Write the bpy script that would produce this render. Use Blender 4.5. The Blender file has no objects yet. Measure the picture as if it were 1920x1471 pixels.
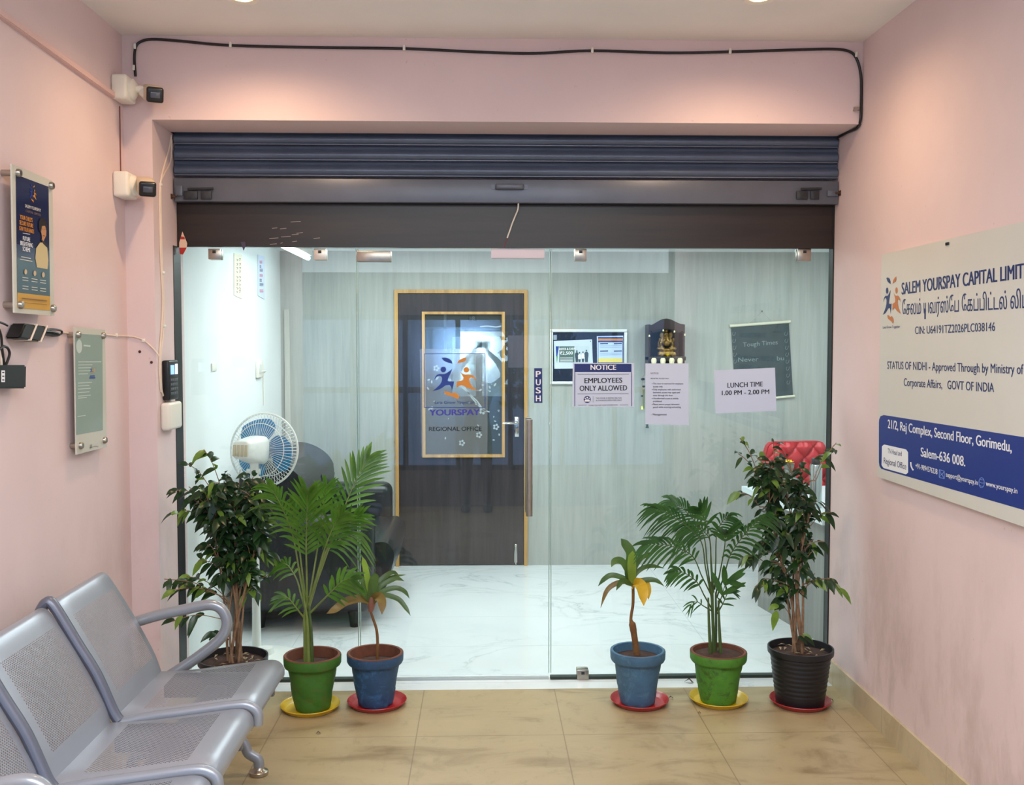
import bpy, bmesh, math, random
from math import sin, cos, pi, radians, atan, tan
from mathutils import Vector, Matrix
V3 = Vector
SC = bpy.context.scene
COL = SC.collection

# ------------------------------------------------------------------ camera
FPX, CX, CY, CAMH = 1880.0, 960.0, 735.5, 1.67
TH = atan(90.5/FPX)
PS = atan(55.0/FPX*cos(TH))
cam_d = bpy.data.cameras.new('camera')
cam = bpy.data.objects.new('camera', cam_d)
COL.objects.link(cam)
cam.location = (0, 0, CAMH)
cam.rotation_euler = (pi/2-TH, 0, -PS)
cam_d.sensor_width = 36.0
cam_d.lens = 36.0*FPX/1920.0
cam_d.clip_start = 0.02
SC.camera = cam

# ------------------------------------------------------------------ world, lamps, exposure
W = bpy.data.worlds.new('world'); SC.world = W; W.use_nodes = True
bgn = W.node_tree.nodes['Background']
# pale sky with a low sun glow behind the photographer
wt = W.node_tree; wc_ = wt.nodes.new('ShaderNodeTexCoord'); wd = wt.nodes.new('ShaderNodeVectorMath'); wd.operation = 'DOT_PRODUCT'
wn = wt.nodes.new('ShaderNodeVectorMath'); wn.operation = 'NORMALIZE'
wt.links.new(wc_.outputs['Generated'], wn.inputs[0]); wt.links.new(wn.outputs[0], wd.inputs[0]); wd.inputs[1].default_value = (-0.020, -0.9998, 0.004)
wp = wt.nodes.new('ShaderNodeMath'); wp.operation = 'MAXIMUM'; wt.links.new(wd.outputs['Value'], wp.inputs[0]); wp.inputs[1].default_value = 0.0
wq = wt.nodes.new('ShaderNodeMath'); wq.operation = 'POWER'; wt.links.new(wp.outputs[0], wq.inputs[0]); wq.inputs[1].default_value = 2400.0
wm = wt.nodes.new('ShaderNodeMath'); wm.operation = 'MULTIPLY_ADD'; wt.links.new(wq.outputs[0], wm.inputs[0]); wm.inputs[1].default_value = 48.0; wm.inputs[2].default_value = 3.4
wt.links.new(wm.outputs[0], bgn.inputs[1])
bgn.inputs[0].default_value = (0.80, 0.90, 1.0, 1)
SC.view_settings.view_transform = 'Standard'
SC.view_settings.look = 'None'
SC.view_settings.gamma = 1.0
SC.view_settings.use_curve_mapping = False
SC.view_settings.exposure = 0.0
SC.cycles.use_denoising = True
SC.cycles.max_bounces = 10
SC.cycles.transparent_max_bounces = 24
SC.cycles.sample_clamp_indirect = 6.0

def area(name, loc, size, power, col, rot=(0, 0, 0), spread=180):
    l = bpy.data.lights.new(name, 'AREA'); l.shape = 'RECTANGLE'
    l.size, l.size_y = size; l.energy = power; l.color = col; l.spread = radians(spread)
    o = bpy.data.objects.new(name, l); COL.objects.link(o); o.location = loc; o.rotation_euler = rot
    return o
def spot(name, loc, power, col, angle, blend=0.6, rad=0.04, rot=(0, 0, 0)):
    l = bpy.data.lights.new(name, 'SPOT'); l.energy = power; l.color = col
    l.spot_size = radians(angle); l.spot_blend = blend; l.shadow_soft_size = rad
    o = bpy.data.objects.new(name, l); COL.objects.link(o); o.location = loc; o.rotation_euler = rot
    return o
COOL = (0.90, 1.0, 1.0)
WARM = (1.0, 0.68, 0.41)
# added office fill lights (out of the picture, above the glass opening)
area('office_fill', (-0.2, 6.2, 2.34), (1.6, 1.2), 58, COOL)
area('office_fill', (2.0, 6.2, 2.34), (1.2, 1.2), 26, COOL)
# unseen fill light added under the corridor ceiling; daylight comes in by the corridor's windows and open ends
area('corridor_fill', (0.0, 1.1, 2.98), (2.6, 0.9), 110, (0.94, 0.975, 1.0))

# ------------------------------------------------------------------ picture -> place
RX = V3((cos(PS), -sin(PS), 0)); FW = V3((sin(PS)*cos(TH), cos(PS)*cos(TH), -sin(TH)))
UP = V3((sin(PS)*sin(TH), cos(PS)*sin(TH), cos(TH))); EYE = V3((0, 0, CAMH))
def ray(px, py): return RX*((px-CX)/FPX)+UP*((CY-py)/FPX)+FW
def onY(px, py, y): r = ray(px, py); return EYE+r*(y/r.y)
gr_ = ray(874, 655); wd.inputs[1].default_value = tuple(V3((gr_.x, -gr_.y, gr_.z)).normalized())
def onX(px, py, x): r = ray(px, py); return EYE+r*(x/r.x)
def onZ(px, py, z): r = ray(px, py); return EYE+r*((z-CAMH)/r.z)

# ------------------------------------------------------------------ materials
def lin(c):
    return tuple(((v/255)/12.92 if v/255 <= 0.04045 else ((v/255+0.055)/1.055)**2.4) for v in c)
class NT:
    def __init__(s, name):
        s.m = bpy.data.materials.new(name); s.m.use_nodes = True
        s.t = s.m.node_tree; s.n = s.t.nodes; s.b = s.n['Principled BSDF']; s.out = s.n['Material Output']
    def node(s, typ, **kw):
        n = s.n.new(typ)
        for k, v in kw.items():
            if k.startswith('i_'):
                key = k[2:]; key = int(key) if key.isdigit() else key
                n.inputs[key].default_value = v
            else: setattr(n, k, v)
        return n
    def link(s, a, b): s.t.links.new(a, b)
    def mathn(s, op, a, b=None, clamp=False):
        n = s.n.new('ShaderNodeMath'); n.operation = op; n.use_clamp = clamp
        for i, v in enumerate((a, b)):
            if v is None: continue
            if isinstance(v, (int, float)): n.inputs[i].default_value = v
            else: s.link(v, n.inputs[i])
        return n.outputs[0]
    def mix(s, fac, a, b, blend='MIX'):
        n = s.n.new('ShaderNodeMixRGB'); n.blend_type = blend
        for i, v in enumerate((fac, a, b)):
            if isinstance(v, (int, float)): n.inputs[i].default_value = v
            elif isinstance(v, tuple): n.inputs[i].default_value = (*v[:3], 1)
            else: s.link(v, n.inputs[i])
        return n.outputs[0]
    def coords(s, scale=(1, 1, 1), rot=(0, 0, 0), kind='Object'):
        tc = s.n.new('ShaderNodeTexCoord'); mp = s.n.new('ShaderNodeMapping')
        mp.inputs['Scale'].default_value = scale; mp.inputs['Rotation'].default_value = rot
        s.link(tc.outputs[kind], mp.inputs[0]); return mp.outputs[0]
    def noise(s, vec, scale, detail=4, rough=0.55, dist=0.0):
        n = s.n.new('ShaderNodeTexNoise'); n.inputs['Scale'].default_value = scale
        n.inputs['Detail'].default_value = detail; n.inputs['Roughness'].default_value = rough
        n.inputs['Distortion'].default_value = dist
        s.link(vec, n.inputs['Vector']); return n.outputs['Fac']
    def ramp(s, fac, stops):
        n = s.n.new('ShaderNodeValToRGB'); e = n.color_ramp.elements
        while len(e) < len(stops): e.new(0.5)
        for k, (p, c) in enumerate(stops):
            e[k].position = p; e[k].color = (*c[:3], 1) if isinstance(c, tuple) else (c, c, c, 1)
        s.link(fac, n.inputs[0]); return n.outputs[0]
    def bump(s, h, strength=0.3, dist=0.01):
        n = s.n.new('ShaderNodeBump'); n.inputs['Strength'].default_value = strength; n.inputs['Distance'].default_value = dist
        s.link(h, n.inputs['Height']); s.link(n.outputs[0], s.b.inputs['Normal'])

MC = {}
def mat(name, rgb=None, rough=0.5, metal=0.0, var=0.0, vscale=6.0, spec=0.5, emit=None, estr=1.0, bump=0.0, coat=0.0):
    """plain principled material with optional mottling"""
    if name in MC: return MC[name]
    q = NT(name); c = lin(rgb); b = q.b
    b.inputs['Base Color'].default_value = (*c, 1); b.inputs['Roughness'].default_value = rough
    b.inputs['Metallic'].default_value = metal; b.inputs['Specular IOR Level'].default_value = spec
    if coat: b.inputs['Coat Weight'].default_value = coat; b.inputs['Coat Roughness'].default_value = 0.08
    if var or bump:
        v = q.coords(); f = q.noise(v, vscale, 5)
        if var:
            lo = tuple(x*(1-var) for x in c); hi = tuple(min(1, x*(1+var)) for x in c)
            q.link(q.ramp(f, [(0.3, lo), (0.7, hi)]), b.inputs['Base Color'])
        if bump: q.bump(q.noise(v, vscale*8, 3), bump, 0.004)
    if emit is not None:
        b.inputs['Emission Color'].default_value = (*lin(emit), 1); b.inputs['Emission Strength'].default_value = estr
    MC[name] = q.m
    return q.m

def m_wall(name, rgb, dirt=0.0):
    q = NT(name); c = lin(rgb); v = q.coords()
    f = q.noise(v, 1.6, 5); col = q.ramp(f, [(0.3, tuple(x*0.95 for x in c)), (0.7, tuple(min(1, x*1.03) for x in c))])
    if dirt:
        g = q.noise(q.coords((1.2, 1.2, 0.5)), 3.2, 8, 0.7)
        sx = q.node('ShaderNodeSeparateXYZ'); q.link(q.coords(), sx.inputs[0])
        low = q.mathn('SUBTRACT', 1.0, q.mathn('DIVIDE', sx.outputs[2], 1.1, True), True)
        k = q.mathn('MULTIPLY', q.mathn('MULTIPLY', q.ramp(g, [(0.5, 0.0), (0.72, 1.0)]), low), dirt)
        col = q.mix(k, col, tuple(x*0.55 for x in lin((190, 160, 140))))
        sp = q.noise(v, 55, 2); col = q.mix(q.mathn('MULTIPLY', q.ramp(sp, [(0.74, 0.0), (0.78, 1.0)]), 0.35*dirt), col, lin((120, 90, 85)))
    q.link(col, q.b.inputs['Base Color']); q.b.inputs['Roughness'].default_value = 0.75
    q.b.inputs['Specular IOR Level'].default_value = 0.25
    q.bump(q.noise(v, 60, 4), 0.12, 0.003)
    MC[name] = q.m; return q.m

def m_tile(name, base, vein, grout, sx, sy, ox, oy, gw, vein_style, rough):
    """floor tiles: grid in x,y (object = world coordinates)"""
    q = NT(name); tc = q.coords(); s = q.node('ShaderNodeSeparateXYZ'); q.link(tc, s.inputs[0])
    def gridline(o, off, size):
        t = q.mathn('FRACT', q.mathn('DIVIDE', q.mathn('SUBTRACT', o, off-20*size), size))
        d = q.mathn('ABSOLUTE', q.mathn('SUBTRACT', t, 0.5))
        return q.mathn('GREATER_THAN', d, 0.5-gw/size*0.5)
    g = q.mathn('MAXIMUM', gridline(s.outputs[0], ox, sx), gridline(s.outputs[1], oy, sy))
    c = lin(base); v = lin(vein)
    if vein_style == 'stone':
        f = q.noise(q.coords((0.9, 2.2, 1)), 2.2, 8, 0.62, 0.8)
        col = q.ramp(f, [(0.25, v), (0.48, c), (0.8, tuple(min(1, x*1.14) for x in c))])
        f2 = q.noise(q.coords((1.5, 1, 1)), 9, 6, 0.7); col = q.mix(q.ramp(f2, [(0.55, 0.0), (0.8, 0.5)]), col, tuple(x*0.8 for x in v))
    else:
        w = q.noise(q.coords((1.0, 1.6, 1), (0, 0, 0.5)), 1.3, 9, 0.6, 1.4)
        ridge = q.mathn('ABSOLUTE', q.mathn('SUBTRACT', w, 0.5))
        k = q.ramp(ridge, [(0.0, 1.0), (0.012, 0.25), (0.05, 0.0)])
        big = q.noise(tc, 0.9, 3); k = q.mathn('MULTIPLY', k, q.ramp(big, [(0.42, 0.0), (0.62, 0.5)]))
        soft = q.noise(tc, 2.0, 5); col = q.ramp(soft, [(0.3, tuple(x*0.93 for x in c)), (0.7, c)])
        col = q.mix(k, col, v)
    col = q.mix(q.mathn('MULTIPLY', g, 0.6), col, lin(grout))
    q.link(col, q.b.inputs['Base Color']); q.b.inputs['Roughness'].default_value = rough
    MC[name] = q.m; return q.m

def m_wood(name, lo, hi, axis, rough=0.45, scale=1.0, contrast=(0.35, 0.65)):
    """streaky laminate; axis = the long direction of the grain"""
    q = NT(name); sc = [9*scale]*3; sc[axis] = 0.55*scale
    f = q.noise(q.coords(tuple(sc)), 2.2, 8, 0.62, 0.3)
    f2 = q.noise(q.coords(tuple(x*5 for x in sc)), 2.0, 3, 0.5)
    col = q.ramp(f, [(contrast[0], lin(lo)), (contrast[1], lin(hi))])
    col = q.mix(0.18, col, q.ramp(f2, [(0.3, lin(lo)), (0.7, lin(hi))]))
    q.link(col, q.b.inputs['Base Color']); q.b.inputs['Roughness'].default_value = rough
    MC[name] = q.m; return q.m

def m_glass(name, tint=(0.93, 0.985, 0.965), rough=0.0, haze=0.0, ior=1.5, gain=1.0):
    """thin pane: what goes straight through plus a Fresnel mirror image"""
    q = NT(name); q.n.remove(q.b)
    tr = q.node('ShaderNodeBsdfTransparent'); tr.inputs[0].default_value = (*tint, 1)
    gl = q.node('ShaderNodeBsdfGlossy'); gl.inputs['Roughness'].default_value = rough
    ge = q.node('ShaderNodeNewGeometry'); dt = q.node('ShaderNodeVectorMath', operation='DOT_PRODUCT')
    q.link(ge.outputs['Normal'], dt.inputs[0]); q.link(ge.outputs['Incoming'], dt.inputs[1])
    f0 = ((ior-1)/(ior+1))**2; k = q.mathn('POWER', q.mathn('SUBTRACT', 1.0, q.mathn('ABSOLUTE', dt.outputs['Value']), True), 5.0)
    fres = q.mathn('ADD', f0, q.mathn('MULTIPLY', k, 1-f0))
    mx = q.node('ShaderNodeMixShader')
    q.link(q.mathn('MULTIPLY', fres, gain, True), mx.inputs[0]); q.link(tr.outputs[0], mx.inputs[1]); q.link(gl.outputs[0], mx.inputs[2])
    o = mx.outputs[0]
    if haze:
        df = q.node('ShaderNodeBsdfDiffuse'); df.inputs[0].default_value = (0.85, 0.9, 0.9, 1)
        m2 = q.node('ShaderNodeMixShader'); m2.inputs[0].default_value = haze
        q.link(o, m2.inputs[1]); q.link(df.outputs[0], m2.inputs[2]); o = m2.outputs[0]
    q.link(o, q.out.inputs[0]); MC[name] = q.m; return q.m

def m_perf(name, rgb):
    """grey sheet steel with a field of punched holes (uv in metres)"""
    q = NT(name); b = q.b
    b.inputs['Base Color'].default_value = (*lin(rgb), 1); b.inputs['Roughness'].default_value = 0.34; b.inputs['Metallic'].default_value = 0.35
    tc = q.n.new('ShaderNodeTexCoord'); s = q.node('ShaderNodeSeparateXYZ'); q.link(tc.outputs['UV'], s.inputs[0])
    p = 0.0105
    row = q.mathn('FLOOR', q.mathn('DIVIDE', s.outputs[1], p*0.6)); odd = q.mathn('MODULO', row, 2.0)
    u = q.mathn('SUBTRACT', q.mathn('FRACT', q.mathn('ADD', q.mathn('DIVIDE', s.outputs[0], p), q.mathn('MULTIPLY', odd, 0.5))), 0.5)
    v = q.mathn('MULTIPLY', q.mathn('SUBTRACT', q.mathn('FRACT', q.mathn('DIVIDE', s.outputs[1], p*0.6)), 0.5), 0.6)
    r = q.mathn('SQRT', q.mathn('ADD', q.mathn('MULTIPLY', u, u), q.mathn('MULTIPLY', v, v)))
    hole = q.mathn('LESS_THAN', r, 0.235)
    def inside(o, a, c): return q.mathn('MULTIPLY', q.mathn('GREATER_THAN', o, a), q.mathn('LESS_THAN', o, c))
    hole = q.mathn('MULTIPLY', hole, q.mathn('MULTIPLY', inside(s.outputs[0], 0.055, 0.425), inside(s.outputs[1], 0.07, 0.37)))
    tr = q.node('ShaderNodeBsdfTransparent'); mx = q.node('ShaderNodeMixShader')
    q.link(hole, mx.inputs[0]); q.link(b.outputs[0], mx.inputs[1]); q.link(tr.outputs[0], mx.inputs[2]); q.link(mx.outputs[0], q.out.inputs[0])
    MC[name] = q.m; return q.m

# ------------------------------------------------------------------ mesh builder
LOC = {}          # world location of a thing's origin, by object name
class MB:
    def __init__(s): s.b = bmesh.new(); s.uv = None
    def face(s, pts):
        vs = [s.b.verts.new(p) for p in pts]
        try: return s.b.faces.new(vs)
        except ValueError: return None
    def box(s, a, c, bev=0.0, seg=2, mtx=None):
        lo = [min(a[i], c[i]) for i in range(3)]; hi = [max(a[i], c[i]) for i in range(3)]
        r = bmesh.ops.create_cube(s.b, size=1.0)['verts']
        for v in r:
            v.co = V3([(lo[i]+hi[i])/2+v.co[i]*(hi[i]-lo[i]) for i in range(3)])
        if bev:
            es = list({e for v in r for e in v.link_edges})
            out = bmesh.ops.bevel(s.b, geom=es, offset=bev, segments=seg, affect='EDGES', profile=0.5)
            r = list({v for f in out['faces'] for v in f.verts} | {v for v in r if v.is_valid})
        if mtx is not None:
            for v in r: v.co = mtx @ v.co
        return s
    def tube(s, pts, r, n=8, closed=False, caps=True, flat=1.0, ref=None):
        pts = [V3(p) for p in pts]; k = len(pts)
        rs = list(r) if hasattr(r, '__len__') else [r]*k
        tang = []
        for i in range(k):
            a = pts[(i-1) % k] if (closed or i > 0) else pts[i]; c = pts[(i+1) % k] if (closed or i < k-1) else pts[i]
            t = c-a; tang.append(t.normalized() if t.length > 1e-9 else V3((0, 0, 1)))
        up = V3(ref) if ref else (V3((0, 0, 1)) if abs(tang[0].z) < 0.9 else V3((1, 0, 0)))
        x = (up-tang[0]*up.dot(tang[0])).normalized(); rings = []
        for i in range(k):
            x = x-tang[i]*x.dot(tang[i])
            x = x.normalized() if x.length > 1e-6 else tang[i].orthogonal().normalized()
            y = tang[i].cross(x)
            rings.append([s.b.verts.new(pts[i]+x*(rs[i]*cos(2*pi*j/n))+y*(rs[i]*flat*sin(2*pi*j/n))) for j in range(n)])
        for i in range(k if closed else k-1):
            A, B = rings[i], rings[(i+1) % k]
            for j in range(n): s.b.faces.new((A[j], A[(j+1) % n], B[(j+1) % n], B[j]))
        if caps and not closed:
            s.b.faces.new(rings[0][::-1]); s.b.faces.new(rings[-1])
        return s
    def lathe(s, prof, c=(0, 0, 0), n=32, mtx=None, rfun=None):
        """prof: [(r, z)...] around z; r = 0 closes"""
        c = V3(c); rings = []
        for (r, z) in prof:
            if r <= 1e-6:
                p = V3((0, 0, z)); rings.append([s.b.verts.new((mtx @ p if mtx else p)+c)])
            else:
                ring = []
                for j in range(n):
                    a = 2*pi*j/n; rr = r+(rfun(a, r, z) if rfun else 0); p = V3((rr*cos(a), rr*sin(a), z))
                    ring.append(s.b.verts.new((mtx @ p if mtx else p)+c))
                rings.append(ring)
        for A, B in zip(rings, rings[1:]):
            if len(A) == 1 and len(B) == 1: continue
            for j in range(n):
                k = (j+1) % n
                if len(A) == 1: s.b.faces.new((A[0], B[k], B[j]))
                elif len(B) == 1: s.b.faces.new((A[j], A[k], B[0]))
                else: s.b.faces.new((A[j], A[k], B[k], B[j]))
        return s
    def prism(s, pts, d):
        """closed outline pts (3D) extruded by vector d"""
        a = [s.b.verts.new(V3(p)) for p in pts]; c = [s.b.verts.new(V3(p)+V3(d)) for p in pts]; n = len(a)
        s.b.faces.new(a[::-1]); s.b.faces.new(c)
        for i in range(n): s.b.faces.new((a[i], a[(i+1) % n], c[(i+1) % n], c[i]))
        return s
    def ball(s, c, r, sc=(1, 1, 1), n=10, mtx=None):
        res = bmesh.ops.create_uvsphere(s.b, u_segments=n*2, v_segments=n, radius=r)['verts']
        for v in res:
            p = V3((v.co.x*sc[0], v.co.y*sc[1], v.co.z*sc[2])); v.co = (mtx @ p if mtx else p)+V3(c)
        return s
    def grid(s, rows, uvs=None, thick=None):
        """surface through rows of points"""
        R = [[s.b.verts.new(V3(p)) for p in row] for row in rows]
        if uvs is not None and s.uv is None: s.uv = s.b.loops.layers.uv.new('UVMap')
        for i in range(len(R)-1):
            for j in range(len(R[i])-1):
                f = s.b.faces.new((R[i][j], R[i][j+1], R[i+1][j+1], R[i+1][j]))
                if uvs is not None:
                    for l, (a, c) in zip(f.loops, ((i, j), (i, j+1), (i+1, j+1), (i+1, j))): l[s.uv].uv = uvs[a][c]
        return s
    def strip(s, c, w, up, fold=0.0):
        """a blade along centre line c with half widths w, up = its face normal"""
        c = [V3(p) for p in c]; L = []
        for i, p in enumerate(c):
            t = (c[min(i+1, len(c)-1)]-c[max(i-1, 0)]).normalized(); sd = t.cross(V3(up))
            sd = sd.normalized() if sd.length > 1e-5 else t.orthogonal().normalized()
            nn = sd.cross(t)
            L.append((s.b.verts.new(p-sd*w[i]+nn*fold*w[i]), s.b.verts.new(p), s.b.verts.new(p+sd*w[i]+nn*fold*w[i])))
        for a, d in zip(L, L[1:]):
            s.b.faces.new((a[0], a[1], d[1], d[0])); s.b.faces.new((a[1], a[2], d[2], d[1]))
        return s
    def build(s, name, m, parent=None, smooth=40, origin=None, mods=None):
        bmesh.ops.recalc_face_normals(s.b, faces=s.b.faces[:])
        o0 = V3(LOC[parent.name]) if parent is not None else (V3(origin) if origin is not None else V3((0, 0, 0)))
        for v in s.b.verts: v.co -= o0
        me = bpy.data.meshes.new(name); s.b.to_mesh(me); s.b.free()
        for mm in (m if isinstance(m, (list, tuple)) else [m]): me.materials.append(mm)
        if smooth:
            me.polygons.foreach_set('use_smooth', [True]*len(me.polygons))
            if smooth < 180: me.set_sharp_from_angle(angle=radians(smooth))
        o = bpy.data.objects.new(name, me); COL.objects.link(o)
        if parent is not None: o.parent = parent
        else: o.location = o0
        LOC[o.name] = o0
        for (t, kw) in (mods or []):
            md = o.modifiers.new(t.lower(), t)
            for k, v in kw.items(): setattr(md, k, v)
        return o

def thing(name, label, cat, loc, group=None):
    o = bpy.data.objects.new(name, None); COL.objects.link(o); o.location = loc; o.empty_display_size = 0.1
    LOC[o.name] = V3(loc); return tag(o, label, cat, group)
def tag(o, label, cat, group=None, kind=None):
    o['label'] = label; o['category'] = cat
    if group: o['group'] = group
    if kind: o['kind'] = kind
    return o
def struct(o, label=None, cat=None):
    o['kind'] = 'structure'
    if label: o['label'] = label
    if cat: o['category'] = cat
    return o
def kids(o): return [c for c in bpy.data.objects if c.parent == o]
def dup(root, d, label, group=None):
    r = root.copy(); COL.objects.link(r); r.location = root.location+V3(d); r['label'] = label
    LOC[r.name] = LOC[root.name]+V3(d)
    if group: r['group'] = group
    for ch in kids(root):
        c = ch.copy(); COL.objects.link(c); c.parent = r
        for g in kids(ch):
            e = g.copy(); COL.objects.link(e); e.parent = c
    return r
def cr(pts, n=6, closed=False):
    """Catmull-Rom through pts"""
    P = [V3(p) for p in pts]; k = len(P); out = []
    for i in range(k if closed else k-1):
        g = lambda j: P[j % k] if closed else P[max(0, min(k-1, j))]
        a, b, c, d = g(i-1), g(i), g(i+1), g(i+2)
        for t in range(n):
            u = t/n
            out.append(0.5*((2*b)+(c-a)*u+(2*a-5*b+4*c-d)*u*u+(3*b-a-3*c+d)*u**3))
    if not closed: out.append(P[-1])
    return out

# ------------------------------------------------------------------ lettering and flat print
TXT = {}
def text_mesh(s, bold):
    k = (s, bold)
    if k in TXT: return TXT[k]
    c = bpy.data.curves.new('t', 'FONT'); c.body = s; c.offset = bold; c.resolution_u = 4
    o = bpy.data.objects.new('t', c); COL.objects.link(o)
    me = o.evaluated_get(bpy.context.evaluated_depsgraph_get()).to_mesh()
    vs = [(v.co.x, v.co.y) for v in me.vertices]; fs = [tuple(p.vertices) for p in me.polygons]
    bpy.data.objects.remove(o); bpy.data.curves.remove(c)
    TXT[k] = (vs, fs); return TXT[k]
class Art:
    """print on one plane: pmap takes a picture point to the plane, nrm points off it"""
    def __init__(s, pmap, nrm, d0=0.0006, dd=0.0004): s.p = pmap; s.n = V3(nrm); s.L = {}; s.d0 = d0; s.dd = dd; s.top = 0
    def lay(s, name, m):
        k = (name, m.name)
        if k not in s.L:
            s.L[k] = (MB(), m, s.d0+s.dd*s.top); s.top += 1
        return s.L[k]
    def poly(s, name, m, pts):
        mb, _, d = s.lay(name, m); mb.face([s.p(x, y)+s.n*d for x, y in pts])
    def rect(s, name, m, x0, y0, x1, y1): s.poly(name, m, [(x0, y0), (x0, y1), (x1, y1), (x1, y0)])
    def quad(s, name, m, q, u0, v0, u1, v1):
        g = s.bil(q); s.poly(name, m, [g(u0, v0), g(u0, v1), g(u1, v1), g(u1, v0)])
    @staticmethod
    def bil(q):
        (ax, ay), (bx, by), (cx, cy), (dx, dy) = q      # TL, TR, BR, BL
        return lambda u, v: ((ax*(1-u)+bx*u)*(1-v)+(dx*(1-u)+cx*u)*v, (ay*(1-u)+by*u)*(1-v)+(dy*(1-u)+cy*u)*v)
    def disc(s, name, m, x, y, rx, ry, n=20):
        s.poly(name, m, [(x+rx*cos(2*pi*i/n), y+ry*sin(2*pi*i/n)) for i in range(n)])
    def line(s, name, m, pts, w):
        for (x0, y0), (x1, y1) in zip(pts, pts[1:]):
            l = math.hypot(x1-x0, y1-y0) or 1; a, b = -(y1-y0)/l*w/2, (x1-x0)/l*w/2
            s.poly(name, m, [(x0+a, y0+b), (x1+a, y1+b), (x1-a, y1-b), (x0-a, y0-b)])
    N = 0
    def text(s, name, m, t, x0, y0, x1, y1, h, bold=0.012):
        """baseline (x0,y0)-(x1,y1), capitals h high at the left end"""
        vs, fs = text_mesh(t, 0.0)
        if not vs: return
        Art.N += 1; d = s.d0+s.dd*(s.top+0.5); mb = MB(); s.L[(name, m.name, Art.N)] = (mb, m, d)
        lo = min(v[0] for v in vs); hi = max(v[0] for v in vs)
        A = s.p(x0, y0); B = s.p(x1, y1); C = s.p(x0, y0-h); U = (B-A)/(hi-lo); Vv = (C-A)/0.69
        for dx, dz in (((-bold, 0.0), (0.0, 0.00006), (bold, 0.00012)) if bold > 0.003 else ((0.0, 0.0),)):      # heavier strokes: the letter set three times side by side
            b = [mb.b.verts.new(A+U*(x+dx-lo)+Vv*y+s.n*(d+dz)) for x, y in vs]
            for f in fs:
                try: mb.b.faces.new([b[i] for i in f])
                except ValueError: pass
    def build(s, parent):
        return [mb.build(k[0], m, parent, smooth=0) for k, (mb, m, d) in s.L.items()]
LOGO = dict(
    blue=[(358,603),(345,640),(322,690),(320,705),(345,712),(375,708),(372,735),(358,790),(350,757),(338,740),(300,745),(278,762),(245,780),(192,792),(225,765),(255,735),(270,705),(272,680),(262,665),(240,662),(222,672),(205,698),(212,672),(228,655),(250,645),(285,648),(305,642),(330,625)],
    orange=[(420,622),(440,640),(470,652),(510,650),(540,660),(560,680),(566,702),(545,682),(520,676),(505,690),(508,715),(525,745),(550,770),(578,790),(535,780),(490,765),(460,748),(440,742),(415,748),(405,765),(395,750),(400,730),(395,712),(430,705),(452,698),(455,675),(440,648)],
    leafb=[(268,508),(300,505),(335,515),(355,535),(360,557),(330,550),(300,540),(280,525)],
    leafo=[(400,555),(415,530),(445,512),(480,503),(475,525),(465,540),(435,548)],
    hand=[(288,795),(320,798),(350,812),(385,805),(415,825),(420,850),(405,862),(380,848),(350,838),(300,822)])
def logo(art, q, mb_, mo_, name='logo'):
    g = Art.bil(q); f = lambda p: g((p[0]-190)/390, (p[1]-500)/365)
    for k, m in (('blue', mb_), ('leafb', mb_), ('orange', mo_), ('leafo', mo_), ('hand', mo_)):
        art.poly(name, m, [f(p) for p in LOGO[k]])
    for (x, y), m in (((283, 607), mb_), ((482, 610), mo_)):
        art.poly(name, m, [f((x+24*cos(2*pi*i/16), y+24*sin(2*pi*i/16))) for i in range(16)])
# ------------------------------------------------------------------ planes of the place
XL, XR = -1.595, 1.722            # side walls
YF, YS, YG, YB = 4.557, 4.86, 4.93, 7.51   # lintel face, shutter, glass, office back wall
ZC = 3.035                          # ceiling
YT = 4.786                        # front edge of the marble sill
ZL = onY(905, 228, YF).z          # lintel soffit
XJ = onY(293, 700, YF).x          # left jamb
XOL = -1.50                       # office left wall
PINK = m_wall('pink wall paint', (222, 200, 199), 0.55)
CEILM = m_wall('ceiling paint', (238, 234, 229))
WHITEW = m_wall('white office paint', (226, 232, 232))
BEIGE = m_tile('beige floor tiles', (172, 154, 118), (128, 107, 74), (112, 92, 66), 0.63, 0.575, 0.345, YT, 0.0045, 'stone', 0.32)
MARBLE = m_tile('white marble tiles', (224, 230, 232), (140, 150, 156), (176, 184, 188), 2.3, 0.6, 1.245, YT+0.1, 0.004, 'marble', 0.16)
SKIRT = m_tile('beige skirting tiles', (196, 180, 148), (168, 148, 114), (150, 130, 100), 0.9, 0.60, 0.3, YT, 0.004, 'stone', 0.35)
LAMI = m_wood('grey wood laminate', (152, 156, 151), (183, 186, 180), 2, 0.4, 0.9, (0.25, 0.75))
DARKW = m_wood('dark brown laminate', (20, 15, 14), (42, 30, 25), 0, 0.35)
DOORW = m_wood('dark grey brown veneer', (38, 36, 40), (58, 54, 58), 2, 0.22)
OAK = m_wood('light oak edging', (168, 122, 62), (212, 168, 100), 2, 0.4)
GLASS = m_glass('clear plate glass', (0.962, 0.985, 0.98))
STEEL = mat('brushed steel', (176, 168, 156), 0.28, 0.9, 0.08, 30)
CHROME = mat('polished steel', (210, 208, 204), 0.12, 1.0)
BLACK = mat('black plastic', (20, 20, 22), 0.38)
DKGREY = mat('dark grey metal', (52, 56, 58), 0.4, 0.5, 0.15, 12)
WHITEP = mat('white plastic', (232, 228, 216), 0.35)
CABLEW = mat('white cable sheath', (226, 208, 190), 0.5)
PAPER = mat('white paper', (206, 218, 240), 0.85, 0, 0.02, 3)
NAVY = mat('navy print', (28, 50, 118), 0.6)
INK = mat('black print', (26, 28, 34), 0.7)
BLUEI = mat('blue print', (28, 62, 150), 0.55)
ORANGEI = mat('orange print', (214, 140, 50), 0.55)
WHITEI = mat('white print', (240, 240, 244), 0.6)

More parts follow.
